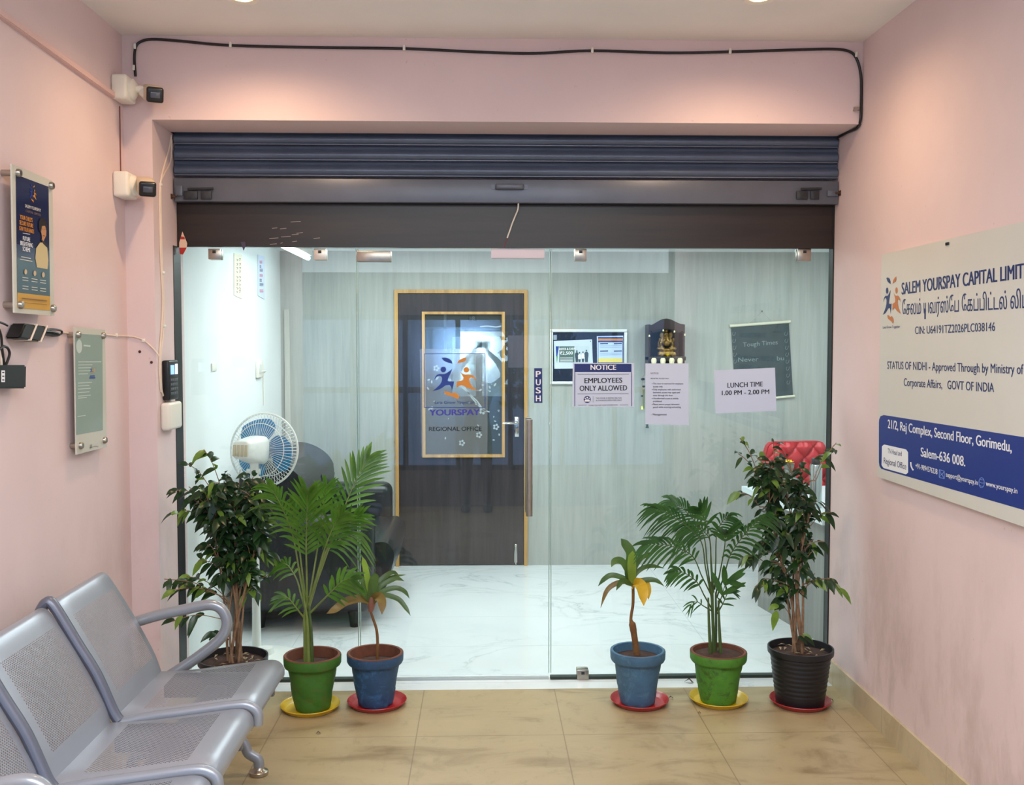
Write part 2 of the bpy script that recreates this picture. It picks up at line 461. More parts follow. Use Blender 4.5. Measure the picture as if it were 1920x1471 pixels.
# ------------------------------------------------------------------ the setting
def sbox(name, m, *bx):
    b = MB()
    for a, c in bx: b.box(a, c)
    return struct(b.build(name, m, smooth=0))
sbox('floor', BEIGE, ((-4, -0.55, -0.1), (4, YT, 0.0)))
sbox('floor_office', MARBLE, ((XOL-0.1, YT, -0.1), (3.2, 9.6, 0.0)))
sbox('ceiling', CEILM, ((-4, -0.55, ZC), (4, 5.0, ZC+0.1)))
sbox('wall_left', PINK, ((XL-0.15, 0.9, 0), (XL, 5.0, ZC)))
sbox('wall_right', PINK, ((XR, 0.9, 0), (XR+0.12, 4.90, ZC)))
sbox('wall_front', PINK, ((XL, YF, ZL), (XR, 4.82, ZC)), ((XL, YF, 0), (XJ, 4.99, ZL)), ((XL, 4.95, 2.36), (XR+0.12, 4.99, ZC)), ((XR, 4.90, 2.36), (XR+0.12, 4.95, ZC)))
sbox('wall_office_left', WHITEW, ((XOL-0.1, 4.99, 0), (XOL, YB+0.1, 2.42)))
sbox('wall_office_right', WHITEW, ((3.2, 4.9, 0), (3.3, YB+0.1, 2.42)))
sbox('wall_office_front', WHITEW, ((XR+0.12, 4.9, 0), (3.2, 4.99, 2.42)))
sbox('ceiling_office', WHITEW, ((XOL-0.1, 4.99, 2.36), (3.3, YB+0.1, 2.46)))
# back wall of the office, with the opening of the wooden door
dx0 = onY(741, 800, YB).x; dx1 = onY(989, 800, YB).x; dz1 = onY(865, 543, YB).z
b = MB()
b.box((XOL, YB, 0), (dx0, YB+0.1, 2.36)).box((dx1, YB, 0), (3.2, YB+0.1, 2.36)).box((dx0, YB, dz1), (dx1, YB+0.1, 2.36))
struct(b.build('wall_office_back', LAMI, smooth=0))
STRIPM = m_wood('pale laminate strip', (176, 178, 170), (196, 196, 188), 2, 0.45)
a0 = onY(533, 580, YB); a1 = onY(548, 1060, YB)
b = MB().box((a0.x, YB-0.012, 0), (a1.x, YB, a0.z)); struct(b.build('trim_1', STRIPM, smooth=0))
# marble sill strip lies level with the floor; skirting on the pink walls
zs = 0.115
sbox('baseboard_right', SKIRT, ((XR-0.012, 0.9, 0), (XR, 4.86, zs)))
sbox('baseboard_left', SKIRT, ((XL, 0.9, 0), (XL+0.012, YF, zs)))
# corridor behind the photographer: low wall, wide windows, hedge outside
b = MB(); yw = -0.42
b.box((-4, yw-0.12, 0), (4, yw, 0.37)).box((-4, yw-0.12, 1.97), (4, yw, 2.4)).box((-4, yw-0.12, 2.9), (4, yw, ZC))
for x in (-4.0, -2.56, 1.93, 3.9): b.box((x, yw-0.12, 0.37), (x+0.12, yw, 2.9))
struct(b.build('wall_behind', m_wall('corridor wall paint', (120, 112, 110)), smooth=0))
FRAMED = mat('dark window aluminium', (38, 36, 40), 0.35, 0.6)
TINT = m_glass('blue tinted glass', (0.36, 0.46, 0.60))
HALFT = m_glass('sunlit window glass', (0.75, 0.85, 0.9))
def window(name, x0, x1, z0, z1, cols, glass):
    b = MB()
    b.box((x0, yw-0.09, z0), (x1, yw-0.03, z0+0.05)).box((x0, yw-0.09, z1-0.05), (x1, yw-0.03, z1))
    b.box((x0, yw-0.09, 1.17), (x1, yw-0.03, 1.23))
    for k in range(cols+1):
        x = x0+(x1-x0-0.05)*k/cols; b.box((x, yw-0.09, z0+0.05), (x+0.05, yw-0.03, z1-0.05))
    f = struct(b.build(name, FRAMED, smooth=0))
    for k in range(cols):
        xa = x0+(x1-x0-0.05)*k/cols+0.05; xb = x0+(x1-x0-0.05)*(k+1)/cols
        for zz0, zz1, g in glass[k]:
            MB().box((xa, yw-0.065, zz0), (xb, yw-0.055, zz1)).build('pane', g, f, smooth=0)
    return f
CURT = m_glass('frosted white glass', (0.5, 0.56, 0.6), 0.3)
T_ = lambda a, c: (a, c, TINT)
TT = [T_(0.42, 1.17), T_(1.23, 1.92)]
window('window_1', -2.44, 1.93, 0.37, 1.97, 8, [TT, TT, TT, TT, [T_(0.42, 1.17), (1.23, 1.80, HALFT), T_(1.80, 1.92)], TT, TT, TT])
# ------------------------------------------------------------------ wooden office door with a see-through pane
D = struct(MB().box((dx0, YB-0.02, 0), (dx0+0.026, YB+0.1, dz1)).box((dx1-0.026, YB-0.02, 0), (dx1, YB+0.1, dz1)).box((dx0+0.026, YB-0.02, dz1-0.026), (dx1-0.026, YB+0.1, dz1)).build('door_1', OAK, smooth=0, origin=(dx0, YB, 0)),
           'dark veneer office door with a glazed panel in an oak frame', 'door')
px0, px1 = onY(792, 700, YB).x, onY(946, 700, YB).x; pz0, pz1 = onY(860, 857, YB).z, onY(860, 584, YB).z
lx0, lx1, lz0, lz1 = dx0+0.028, dx1-0.028, 0.006, dz1-0.028
ly0, ly1 = YB+0.005, YB+0.045
leaf = MB().box((lx0, ly0, lz0), (px0, ly1, lz1)).box((px1, ly0, lz0), (lx1, ly1, lz1)).box((px0, ly0, lz0), (px1, ly1, pz0)).box((px0, ly0, pz1), (px1, ly1, lz1)).build('door_leaf', DOORW, D, smooth=0)
t = 0.02
MB().box((px0-0.002, ly0-0.012, pz0), (px0+t, ly1, pz1)).box((px1-t, ly0-0.012, pz0), (px1+0.002, ly1, pz1)).box((px0+t, ly0-0.012, pz0), (px1-t, ly1, pz0+t)).box((px0+t, ly0-0.012, pz1-t), (px1-t, ly1, pz1)).build('pane_frame', OAK, D, smooth=0)
ETCH = m_glass('etched door glass', (0.80, 0.88, 0.90), 0.03, 0.03)
MB().box((px0+t, ly0+0.012, pz0+t), (px1-t, ly0+0.018, pz1-t)).build('pane', ETCH, D, smooth=0)
art = Art(lambda x, y: onY(x, y, ly0+0.011), (0, -1, 0))
FROST = mat('frosted etching', (160, 174, 180), 0.8)
rnd = random.Random(5)
for k in range(46):
    x = rnd.uniform(802, 936); y = 700+abs(rnd.gauss(0, 1))*70
    if y > 846: continue
    a = rnd.uniform(0, pi); r = rnd.uniform(1.2, 3.6)
    art.poly('etched_flowers', FROST, [(x+r*cos(q)*cos(a)-r*0.5*sin(q)*sin(a), y+r*cos(q)*sin(a)+r*0.5*sin(q)*cos(a)) for q in [2*pi*i/10 for i in range(10)]])
for cx_, cy_, r in ((868, 716, 5), (898, 815, 4), (866, 830, 4), (905, 770, 4.5), (818, 690, 4), (930, 800, 4)):
    for i in range(5):
        q = 2*pi*i/5; art.disc('etched_flowers', FROST, cx_+r*cos(q), cy_+r*sin(q), r*0.55, r*0.55, 8)
for pts in ([(862, 722), (880, 738), (895, 752), (906, 768), (918, 772)], [(870, 724), (884, 745), (902, 765)], [(900, 612), (915, 611), (930, 613), (940, 611)]):
    art.line('etched_flowers', FROST, pts, 2.2)
art.build(D)
# lever handle and tower bolt
hp = onY(969, 800, YB); hy = ly0
b = MB().box((hp.x-0.018, hy-0.008, hp.z-0.075), (hp.x+0.018, hy, hp.z+0.075), 0.004)
b.tube([(hp.x, hy-0.006, hp.z+0.03), (hp.x, hy-0.045, hp.z+0.03), (hp.x-0.03, hy-0.05, hp.z+0.03), (hp.x-0.105, hy-0.05, hp.z+0.03)], 0.008).build('lever_handle', CHROME, D)
bp = onY(967, 1046, YB)
MB().box((bp.x-0.012, hy-0.008, 0.02), (bp.x+0.012, hy, 0.15), 0.003).tube([(bp.x, hy-0.014, 0.008), (bp.x, hy-0.014, 0.15)], 0.007).ball((bp.x, hy-0.016, 0.155), 0.013).build('tower_bolt', CHROME, D)
# the room behind the door pane
HR = m_wall('grey partition paint', (128, 134, 132))
b = MB(); b.box((-1.6, 9.6, -0.0), (1.4, 9.7, 2.6)).box((-1.6, 7.61, 0), (-1.5, 9.6, 2.6)).box((1.4, 7.61, 0), (1.5, 9.6, 2.6)).box((-1.6, 7.61, 2.6), (1.5, 9.7, 2.7))
struct(b.build('wall_inner_room', HR, smooth=0))
ALU = mat('pale aluminium', (196, 202, 200), 0.35, 0.5)
yp = 9.0
b = MB()
for x0, y0, x1, y1 in ((795, 613, 943, 618), (832, 584, 837, 655)):
    p, q = onY(x0, y0, yp), onY(x1, y1, yp); b.box((p.x-(0.4 if x0 < 800 else 0), yp, q.z), (q.x+(0.4 if x1 > 940 else 0), yp+0.03, p.z))
struct(b.build('trim_2', ALU, smooth=0))
SKYL = mat('bright daylight window', (240, 248, 255), 0.5, emit=(200, 225, 240), estr=0.22)
p, q = onY(848, 627, 9.58), onY(945, 742, 9.58)
w2 = struct(MB().box((p.x-0.05, 9.56, q.z-0.05), (q.x+0.05, 9.6, p.z+0.05)).build('window_2', mat('blue grey window frame', (92, 116, 128), 0.4), smooth=0))
mid = onY(898, 650, 9.58).x
MB().box((p.x, 9.55, q.z), (mid-0.03, 9.56, p.z-0.02)).build('pane', SKYL, w2, smooth=0)
MB().box((mid+0.03, 9.55, q.z), (q.x, 9.56, p.z-0.02)).build('pane', SKYL, w2, smooth=0)
p, q = onY(878, 591, yp), onY(894, 602, yp)
sg = thing('door_sign', 'small dark HR plate seen high up through the glazed door panel', 'sign', ((p.x+q.x)/2, yp, (p.z+q.z)/2))
MB().box((p.x, yp-0.006, q.z), (q.x, yp+0.004, p.z)).build('plate', mat('slate sign plate', (60, 72, 84), 0.5), sg, smooth=0)
art = Art(lambda x, y: onY(x, y, yp-0.006), (0, -1, 0)); art.text('lettering', WHITEI, 'HR', 881, 600, 891, 600, 7); art.build(sg)
HRW = mat('white trim paint', (220, 222, 220), 0.5)
b = MB()
for x in (-0.72, 0.9): b.box((x, 8.98, 0), (x+0.03, 9.0, 2.6))
# ------------------------------------------------------------------ glass front
gx0, gx1 = onY(344, 800, YG).x, XR-0.006
gd0, gd1 = onY(672, 800, YG).x, onY(1031, 800, YG).x
gz1 = onY(900, 463, YG).z+0.02
def pane(name, x0, x1, z0, z1, label, cat):
    o = MB().box((x0, YG, z0), (x1, YG+0.012, z1)).build(name, GLASS, smooth=0, origin=((x0+x1)/2, YG, z0))
    struct(o, label, cat); return o
WL = pane('window_3', gx0, gd0-0.004, 0.012, gz1, 'fixed clear glass panel of the shopfront beside the fan', 'window')
WR = pane('window_4', gd1+0.004, gx1, 0.012, gz1, 'fixed clear glass panel of the shopfront carrying the printed notices', 'window')
GD = pane('door_2', gd0, gd1, 0.022, gz1-0.025, 'frameless glass door with a tall steel pull handle', 'door')
EDGE = mat('pale green glass edge', (170, 200, 192), 0.2)
def onG(px, py, d=0.0): return onY(px, py, YG-d)
def edge(x, p): MB().box((x-0.002, YG+0.0005, 0.03), (x+0.002, YG+0.0115, gz1-0.03)).build('polished_edge', EDGE, p, smooth=0)
for x, p in ((gd0+0.003, GD), (gd0-0.007, WL), (gd1-0.003, GD), (gd1+0.007, WR)): edge(x, p)
def clamp(name, x0, y0, x1, y1, parent, m=STEEL, th=0.022, slot=True):
    p, q = onG(x0, y0, th), onG(x1, y1, th)
    MB().box((p.x, YG-th, q.z), (q.x, YG, p.z), 0.003).box((p.x, YG+0.012, q.z), (q.x, YG+0.012+th, p.z), 0.003).build(name, m, parent)
    if slot:
        cx_ = (p.x+q.x)/2; MB().box((cx_-0.008, YG-th-0.001, p.z-0.022), (cx_+0.008, YG-th+0.004, p.z-0.008)).build('screw', DKGREY, parent, smooth=0)
clamp('patch_fitting', 390, 466, 413, 486, WL)
clamp('patch_fitting', 588, 466, 611, 487, WL, mat('pale steel', (214, 206, 194), 0.35, 0.5))
clamp('patch_fitting', 1078, 466, 1100, 489, WR)
clamp('patch_fitting', 1497, 466, 1521, 489, WR)
clamp('patch_fitting', 1082, 1256, 1104, 1283, WR)
clamp('pivot_fitting', 668, 470, 733, 490, GD, slot=False)
clamp('floor_pivot', 700, 1281, 778, 1292, GD, CHROME, slot=False)
SLEEVE = mat('white paper sleeve', (226, 218, 230), 0.7)
clamp('lock_sleeve', 921, 466, 1021, 484, GD, SLEEVE, 0.026, False)
# pull handle, one bar on either side
for sgn in (-1, 1):
    y = YG-0.055 if sgn < 0 else YG+0.067
    p, q = onG(992.5, 786, 0.055), onG(993, 967, 0.055)
    zz = (p.z-0.06, q.z+0.06)
    b = MB().tube([(p.x, y, q.z), (p.x, y, p.z)], 0.0165, 16)
    for z in zz: b.tube([(p.x, YG if sgn < 0 else YG+0.012, z), (p.x, y, z)], 0.008, 8)
    b.build('pull_handle', STEEL, GD)
# dark channels and the fascia
DUST = m_wall('dusty threshold', (92, 104, 100))
struct(MB().box((gx0, YG-0.012, 0.0), (gd0-0.004, YG+0.024, 0.014)).box((gd1+0.004, YG-0.012, 0.0), (gx1, YG+0.024, 0.014)).build('trim_3', mat('dark green channel', (44, 58, 52), 0.5), smooth=0))
struct(MB().box((gd0+0.17, YG-0.004, 0.0), (gd1-0.004, YG+0.016, 0.012)).build('trim_4', mat('pale door strip', (190, 200, 200), 0.3, 0.4), smooth=0))
CHAN = mat('dark shutter channel', (40, 44, 44), 0.45, 0.4, 0.25, 9)
gl, gr = onY(329, 800, 4.84).x, onY(1564, 800, 4.9).x
struct(MB().box((XJ, YS-0.03, 0), (gx0-0.004, YG+0.012, onY(900, 464, 4.9).z)).build('trim_5', CHAN, smooth=0))
struct(MB().box((gx1, YS+0.03, 0), (XR+0.02, YG+0.02, 2.36)).build('trim_6', CHAN, smooth=0))
fz0, fz1 = onY(900, 464, 4.9).z, onY(900, 378, 4.9).z+0.03
FA = struct(MB().box((XJ+0.002, 4.895, fz0), (XR-0.005, 4.925, 2.42)).build('trim_7', DARKW, smooth=0, origin=(0, 4.9, fz0)), 'dark brown laminate fascia above the glass front', 'fascia')
art = Art(lambda x, y: onY(x, y, 4.895), (0, -1, 0))
SCR = mat('pale scratches', (150, 140, 130), 0.6)
for x0, y0, x1 in ((505, 447, 522), (527, 444, 545), (547, 440, 560), (556, 437, 568), (510, 428, 520), (525, 429, 537), (545, 416, 564), (506, 458, 519), (548, 453, 557), (588, 447, 600), (526, 456, 530)):
    art.line('scratches', SCR, [(x0, y0), (x1, y0-1.2)], 1.1)
art.build(FA)
# ------------------------------------------------------------------ roller shutter
NAVYS = mat('slate blue shutter paint', (92, 103, 122), 0.36, 0.25, 0.10, 5)
GREYS = mat('grey blue shutter paint', (98, 104, 116), 0.38, 0.25, 0.10, 4)
sx0, sx1 = XJ+0.008, XR-0.004
sh = thing('roller_shutter', 'rolled up slate blue steel shutter above the glass front', 'roller shutter', (0, YS, onY(900, 380, YS).z))
zt = [onY(950, y, YS).z for y in (246, 275, 304, 333)]
for za, zb in zip(zt, zt[1:]):
    h = za-zb; prof = [(0.0, za), (0.006, za-0.004), (0.010, za-0.010), (0.004, za-0.016)]
    for i in range(9):
        u = i/8; prof.append((0.002+0.020*sin(pi*u), za-0.018-(h-0.020)*u))
    prof.append((0.012, zb+0.001))
    b = MB().grid([[(sx0, YS-y, z) for y, z in prof], [(sx1, YS-y, z) for y, z in prof]])
    b.grid([[(sx0, YS+0.004, za), (sx0, YS+0.004, zb)], [(sx1, YS+0.004, za), (sx1, YS+0.004, zb)]])
    b.build('slat', NAVYS, sh, smooth=50)
    MB().tube([(sx0, YS-0.013, zb+0.004), (sx1, YS-0.013, zb+0.004)], 0.0035, 6).build('slat_bead', mat('worn slat edge', (110, 114, 128), 0.4, 0.4), sh)
zb0, zb1 = onY(950, 380, YS-0.03).z, onY(950, 336, YS-0.03).z
MB().box((sx0, YS-0.028, zb0), (sx1, YS+0.012, zb1), 0.004).build('bottom_plate', GREYS, sh)
def onS(px, py, d=0.03): return onY(px, py, YS-d)
p, q = onS(929, 346), onS(982, 355)
b = MB().box((p.x-0.02, YS-0.032, q.z), (p.x+0.012, YS-0.028, p.z)).box((q.x-0.012, YS-0.032, q.z), (q.x+0.02, YS-0.028, p.z))
b.tube(cr([(p.x+0.005, YS-0.03, (p.z+q.z)/2), (p.x+0.012, YS-0.058, (p.z+q.z)/2), (q.x-0.012, YS-0.058, (p.z+q.z)/2), (q.x-0.005, YS-0.03, (p.z+q.z)/2)]), 0.012, 8, flat=0.3, ref=(0, 0, 1)).build('lift_handle', GREYS, sh)
LOCK = mat('grimy lock metal', (58, 60, 64), 0.5, 0.5, 0.3, 40)
for x0, x1 in ((345, 397), (1493, 1535)):
    p, q = onS(x0, 355), onS(x1, 374)
    b = MB().box((p.x, YS-0.040, q.z), (p.x+0.5*(q.x-p.x), YS-0.028, p.z-0.008), 0.003).box((q.x-0.38*(q.x-p.x), YS-0.040, q.z), (q.x, YS-0.028, p.z-0.008), 0.003)
    b.tube([(p.x+0.02, YS-0.040, p.z), (q.x+0.01, YS-0.040, p.z+0.003)], 0.006, 8).build('lock_hasp', LOCK, sh)
for x0, x1 in ((329, 343), (1551, 1571)):
    p, q = onS(x0, 348 if x0 < 500 else 357), onS(x1, 367 if x0 < 500 else 368)
    MB().box((p.x, YS-0.038, q.z), (q.x, YS-0.028, p.z), 0.002).build('end_lock', GREYS, sh)
for x, y, sg, lab in ((325, 370, -1, 'rusty hook beside the left end of the shutter plate'), (1573, 362, 1, 'rusty hook beside the right end of the shutter plate')):
    xx = XJ if sg < 0 else XR; c = onX(x, y, xx) if sg < 0 else V3((xx, 4.82, onY(x, y, 4.82).z)); c.y = min(c.y, 4.82)
    h_ = MB().tube([c, c+V3((-0.02*sg, 0, 0.0)), c+V3((-0.026*sg, -0.012, 0.004))], 0.004, 6).box((c.x-0.003, c.y-0.012, c.z-0.012), (c.x+0.003, c.y+0.012, c.z+0.012)).build('latch_hook', mat('rusty iron', (96, 66, 50), 0.7, 0.4), origin=c)
    tag(h_, lab, 'hook')
# ------------------------------------------------------------------ downlights
LENS = mat('warm lamp lens', (255, 236, 190), 0.4, emit=(255, 214, 140), estr=14)
def downlight(x, y, label):
    o = thing('ceiling_downlight', label, 'downlight', (x, y, ZC), 'round recessed ceiling downlights')
    MB().lathe([(0.040, -0.004), (0.060, -0.008), (0.063, 0.0), (0.060, 0.004), (0.038, 0.004)], (x, y, ZC)).build('trim_ring', WHITEP, o)
    MB().lathe([(0, -0.003), (0.036, -0.003), (0.039, 0.0)], (x, y, ZC)).build('lens', LENS, o)
    spot('lamp_light', (x, y, ZC-0.015), 44, WARM, 160, 0.9, 0.035)
p = onZ(455, -4, ZC); downlight(p.x, p.y, 'glowing warm round downlight in the ceiling above the security cameras')
p = onZ(1424, -4, ZC); downlight(p.x, p.y, 'glowing warm round downlight in the ceiling above the printed notices')

# ------------------------------------------------------------------ wiring and cameras on the left
XW = XL
cb = thing('ceiling_cable', 'black cable running under the ceiling along the pink lintel', 'cable', (0.06, YF, 2.98))
pts = [onY(x, y, YF-0.006) for x, y in ((254, 143), (252, 112), (254, 90), (262, 79), (285, 73.5), (340, 77), (433, 85), (600, 89), (758, 91), (900, 97.5), (1000, 100), (1110, 95), (1250, 99), (1370, 97), (1500, 93), (1560, 92), (1590, 95.5), (1605, 108), (1614, 140), (1615, 190), (1613, 226))]
pts = [V3((min(p.x, XR-0.007), p.y, p.z)) for p in pts]
pts += [V3((XR-0.008, 4.60, onY(1608, 240, 4.60).z)), V3((XR-0.008, 4.72, ZL-0.004)), V3((XR-0.02, 4.81, ZL-0.008))]
MB().tube(cr(pts, 5), 0.0062, 8).build('sheath', mat('black cable', (24, 18, 20), 0.4), cb)
for x, y in ((254, 88), (252, 128), (433, 85), (758, 90.5), (1110, 95.5), (1368, 97), (1604, 103)):
    c = onY(x, y, YF); MB().box((c.x-0.006, YF-0.015, c.z-0.012), (c.x+0.006, YF-0.0, c.z+0.012), 0.003).build('cable_clip', WHITEP, cb)
c = onY(1605, 207, YF); nl = MB().tube([(c.x-0.01, YF, c.z), (c.x-0.01, YF-0.03, c.z-0.004)], 0.005, 8).box((c.x-0.012, YF-0.012, c.z), (c.x+0.012, YF, c.z+0.014)).build('wall_screw', STEEL, origin=c)
tag(nl, 'loose screw in the pink lintel near its right end', 'screw')

def cctv(bx, byt, byb, lx, ly, label):
    """junction box on the left wall at picture column bx, lens face centred at (lx, ly)"""
    a = onX(bx, (byt+byb)/2, XW); yc = max(4.34, min(4.47, a.y)); s = 0.062
    zc = onY(bx, (byt+byb)/2, yc).z; z2 = abs(onY(bx, byt, yc).z-onY(bx, byb, yc).z)/2-0.008
    o = thing('security_camera', label, 'security camera', (XW, yc, zc), 'bullet cameras on square white boxes')
    MB().box((XW, yc-s, zc-z2), (XW+0.068, yc+s, zc+z2), 0.012, 3).build('junction_box', WHITEP, o)
    yl = yc-0.10; f = onY(lx, ly, yl)
    r = Matrix.Rotation(pi/2, 4, 'Y')
    MB().lathe([(0, 0), (0.045, 0), (0.045, 0.012), (0.03, 0.024), (0, 0.026)], (XW+0.066, yc, zc), 24, r).build('mount_base', WHITEP, o)
    MB().tube(cr([(XW+0.085, yc, zc), (XW+0.11, yc, zc), (XW+0.135, yc+0.01, (zc+f.z)/2), (f.x-0.01, yc+0.02, f.z+0.005)]), [0.016]*7+[0.022]*6+[0.014]*6, 12).build('arm', WHITEP, o)
    hw, hh = 0.036, 0.033
    mt = Matrix.Translation(f) @ Matrix.Rotation(radians(24), 4, 'Z') @ Matrix.Rotation(radians(17), 4, 'X')
    body = MB().box((-hw, 0.004, -hh), (hw, 0.15, hh), 0.013, 4, mtx=mt).build('camera_body', mat('beige camera shell', (206, 188, 160), 0.4), o)
    MB().box((-hw*0.98, -0.004, -hh*0.98), (hw*0.98, 0.02, hh*0.98), 0.011, 4, mtx=mt).build('lens_bezel', mat('black camera face', (22, 22, 26), 0.3), body)
    MB().box((-0.020, -0.008, -0.013), (0.020, -0.002, 0.013), 0.003, mtx=mt).build('lens_window', mat('camera window', (74, 78, 90), 0.08), body)
    return o
cctv(228, 141, 194, 291, 178, 'white and black bullet camera directly under the black ceiling cable')
cctv(224, 321, 375, 277, 355, 'lower white and black bullet camera beside the steel shutter')
a, c = onX(-40, 0, XW), onX(211, 180, XW)
a.y = max(a.y, 2.6)
b = MB(); n = (c-a).normalized(); z = V3((0, 0, 1)); dz = 0.013
b.prism([a+z*dz, a-z*dz, c-z*dz, c+z*dz], (0.016, 0, 0)); b.prism([a+z*dz*0.8+V3((0.016, 0, 0)), a-z*dz*0.8+V3((0.016, 0, 0)), c-z*dz*0.8+V3((0.016, 0, 0)), c+z*dz*0.8+V3((0.016, 0, 0))], (0.004, 0, 0))
tag(b.build('cable_duct', m_wall('pink painted duct', (224, 190, 184)), smooth=0, origin=c), 'pink painted cable duct running along the left wall to the cameras', 'cable duct')
p, q = onX(224.5, 199, XW+0.003), onX(226.5, 322, XW+0.003)
tag(MB().tube([p, q], 0.0022, 6).build('camera_wire', mat('rusty red wire', (120, 60, 44), 0.6), origin=q), 'thin rusty wire hanging between the two bullet cameras', 'wire')

# white cables down the jamb
def onJ(px, py, d=0.004): return onX(px, py, XJ+d)
jc = thing('jamb_cable', 'pair of white cables clipped down the pink jamb beside the shutter', 'cable', onJ(303, 500))
def jp(px, py): 
    p = onJ(px, py); return V3((p.x, max(4.565, min(4.82, p.y)), p.z))
MB().tube(cr([jp(x, y) for x, y in ((322, 254), (318, 275), (308, 310), (302, 335), (301, 360), (302, 420), (304, 500), (307, 560), (306, 620), (302, 660), (301, 700), (304, 735), (312, 752))], 5), 0.0042, 8).build('cable_strand', CABLEW, jc)
MB().tube(cr([jp(x, y) for x, y in ((324, 262), (320, 300), (306, 330), (300, 350), (300, 420), (302, 500), (305, 560), (303, 615), (300, 655), (299, 700), (302, 735))], 5), 0.0042, 8).build('cable_strand', CABLEW, jc)
for x, y in ((301, 346), (305, 511), (307, 611)):
    c = jp(x, y); MB().box((c.x-0.003, c.y-0.012, c.z-0.006), (c.x+0.008, c.y+0.012, c.z+0.006), 0.002).build('cable_clip', WHITEP, jc)
wc = thing('wall_cable', 'thin white cable running from behind the framed certificate to the jamb', 'cable', onX(197, 627, XW))
pts = [onX(x, y, XW+0.004) for x, y in ((117, 623), (137, 625), (170, 627), (197, 627), (215, 629), (238, 630))]
pts += [onY(x, y, YF-0.005) for x, y in ((254, 632), (270, 638), (288, 654), (299, 668))]
MB().tube(cr(pts, 5), 0.0036, 8).build('sheath', CABLEW, wc)
for x, y, left in ((217, 628, 1), (270, 638, 0)):
    c = onX(x, y, XW) if left else onY(x, y, YF)
    MB().box((c.x-(0 if left else 0.008), c.y-0.008, c.z-0.008), (c.x+(0.010 if left else 0.008), c.y, c.z+0.008), 0.002).build('cable_clip', WHITEP, wc)
for x, y in ((262, 659), (284, 679)):
    c = onY(x, y, YF); tag(MB().ball((c.x, YF, c.z), 0.0065, n=6).build('wall_plug', mat('dark plug', (70, 30, 26), 0.7), origin=c), 'small dark plug hole in the pink pier, the %s of two' % ('upper' if y < 670 else 'lower'), 'plug hole')
# fingerprint reader and box on the jamb
p, q = jp(307, 676), jp(326, 748)
rd = thing('access_reader', 'black fingerprint access reader with keypad on the jamb', 'access reader', V3((XJ, (p.y+q.y)/2, q.z)))
y0, y1 = 4.635, 4.775; z0, z1 = onY(318, 749, 4.7).z, onY(318, 675, 4.7).z
MB().box((XJ, y0, z0), (XJ+0.034, y1, z1), 0.008, 3).build('body', BLACK, rd)
LCD = mat('lit reader screen', (150, 190, 255), 0.3, emit=(120, 170, 255), estr=1.2)
x = XJ+0.034
MB().box((x-0.002, y0+0.02, z1-0.065), (x+0.001, y0+0.075, z1-0.022)).build('screen', LCD, rd, smooth=0)
MB().box((x-0.002, y0+0.088, z1-0.065), (x+0.001, y0+0.125, z1-0.018)).build('finger_window', mat('lit finger window', (230, 240, 255), 0.3, emit=(230, 240, 255), estr=1.3), rd, smooth=0)
kp = MB()
for i in range(4):
    for j in range(4): kp.box((x-0.001, y0+0.02+j*0.026, z0+0.024+i*0.021), (x+0.002, y0+0.038+j*0.026, z0+0.036+i*0.021), 0.001)
kp.build('keypad', mat('grey keys', (88, 92, 98), 0.5), rd)
z0, z1 = onY(318, 804, 4.7).z, onY(318, 753, 4.7).z
tag(MB().box((XJ, 4.60, z0), (XJ+0.045, 4.79, z1), 0.014, 4).build('switch_box', WHITEP, origin=(XJ, 4.7, z0)), 'blank white plastic box on the jamb under the black reader', 'junction box')

# ------------------------------------------------------------------ adaptors and their leads
def adaptor(pts, d, label, grp=None):
    o = thing('power_adaptor', label, 'power adaptor', onX(*pts[0], XW))
    P = [onX(x, y, XW+0.004) for x, y in pts]
    b = MB().prism(P, (d, 0, 0)); es = b.b.edges[:]; bmesh.ops.bevel(b.b, geom=es, offset=0.005, segments=2, affect='EDGES')
    b.build('case', BLACK, o); return o, P
o, P = adaptor([(20, 606), (66, 612), (54, 641), (8, 634)], 0.05, 'black power adaptor strapped with white bands below the child savings poster')
for u in (0.42, 0.86):
    a = P[0].lerp(P[1], u); c = P[3].lerp(P[2], u); X = V3((0.053, 0, 0)); e = V3((-0.003, 0, 0))
    MB().tube([a+e, a+X, c+X, c+e], 0.004, 6).build('strap', CABLEW, o)
o2, P2 = adaptor([(-30, 684), (25, 684), (24, 728), (-30, 728)], 0.045, 'black plug adaptor hanging at the left picture edge under the strapped one')
c = onX(5, 705, XW+0.0495)
art = Art(lambda x, y: onX(x, y, XW+0.049), (1, 0, 0)); art.rect('rating_label', WHITEI, 2, 694, 9, 716)
for y in (698, 705, 712): art.line('label_print', INK, [(3.5, y), (7.5, y)], 2.2)
art.build(o2)
ld = thing('lead_bundle', 'tangle of black adaptor leads tied beside the strapped adaptor', 'cable', onX(90, 622, XW))
BC = mat('black lead', (22, 22, 24), 0.45)
for k, pl in enumerate((((70, 618), (78, 621), (95, 617), (113, 619), (116, 624), (108, 628), (95, 625), (80, 624), (70, 622)), ((70, 624), (82, 621), (100, 622), (112, 627), (100, 629), (82, 627), (70, 628)), ((-24, 606), (-6, 603), (6, 606), (14, 610)))):
    MB().tube(cr([onX(x, y, XW+0.012+0.006*k) for x, y in pl], 5), 0.004, 7).build('lead', BC, ld)
dl = thing('hanging_lead', 'black lead looping down to the plug adaptor at the left edge', 'cable', onX(10, 650, XW))
MB().tube(cr([onX(x, y, XW+0.02) for x, y in ((-5, 610), (2, 630), (4, 655), (8, 684))], 5), 0.0045, 7).build('lead', BC, dl)
MB().tube(cr([onX(x, y, XW+0.026) for x, y in ((-2, 655), (6, 649), (14, 652), (18, 662), (15, 674), (10, 686))], 5), 0.0045, 7).build('lead', BC, dl)
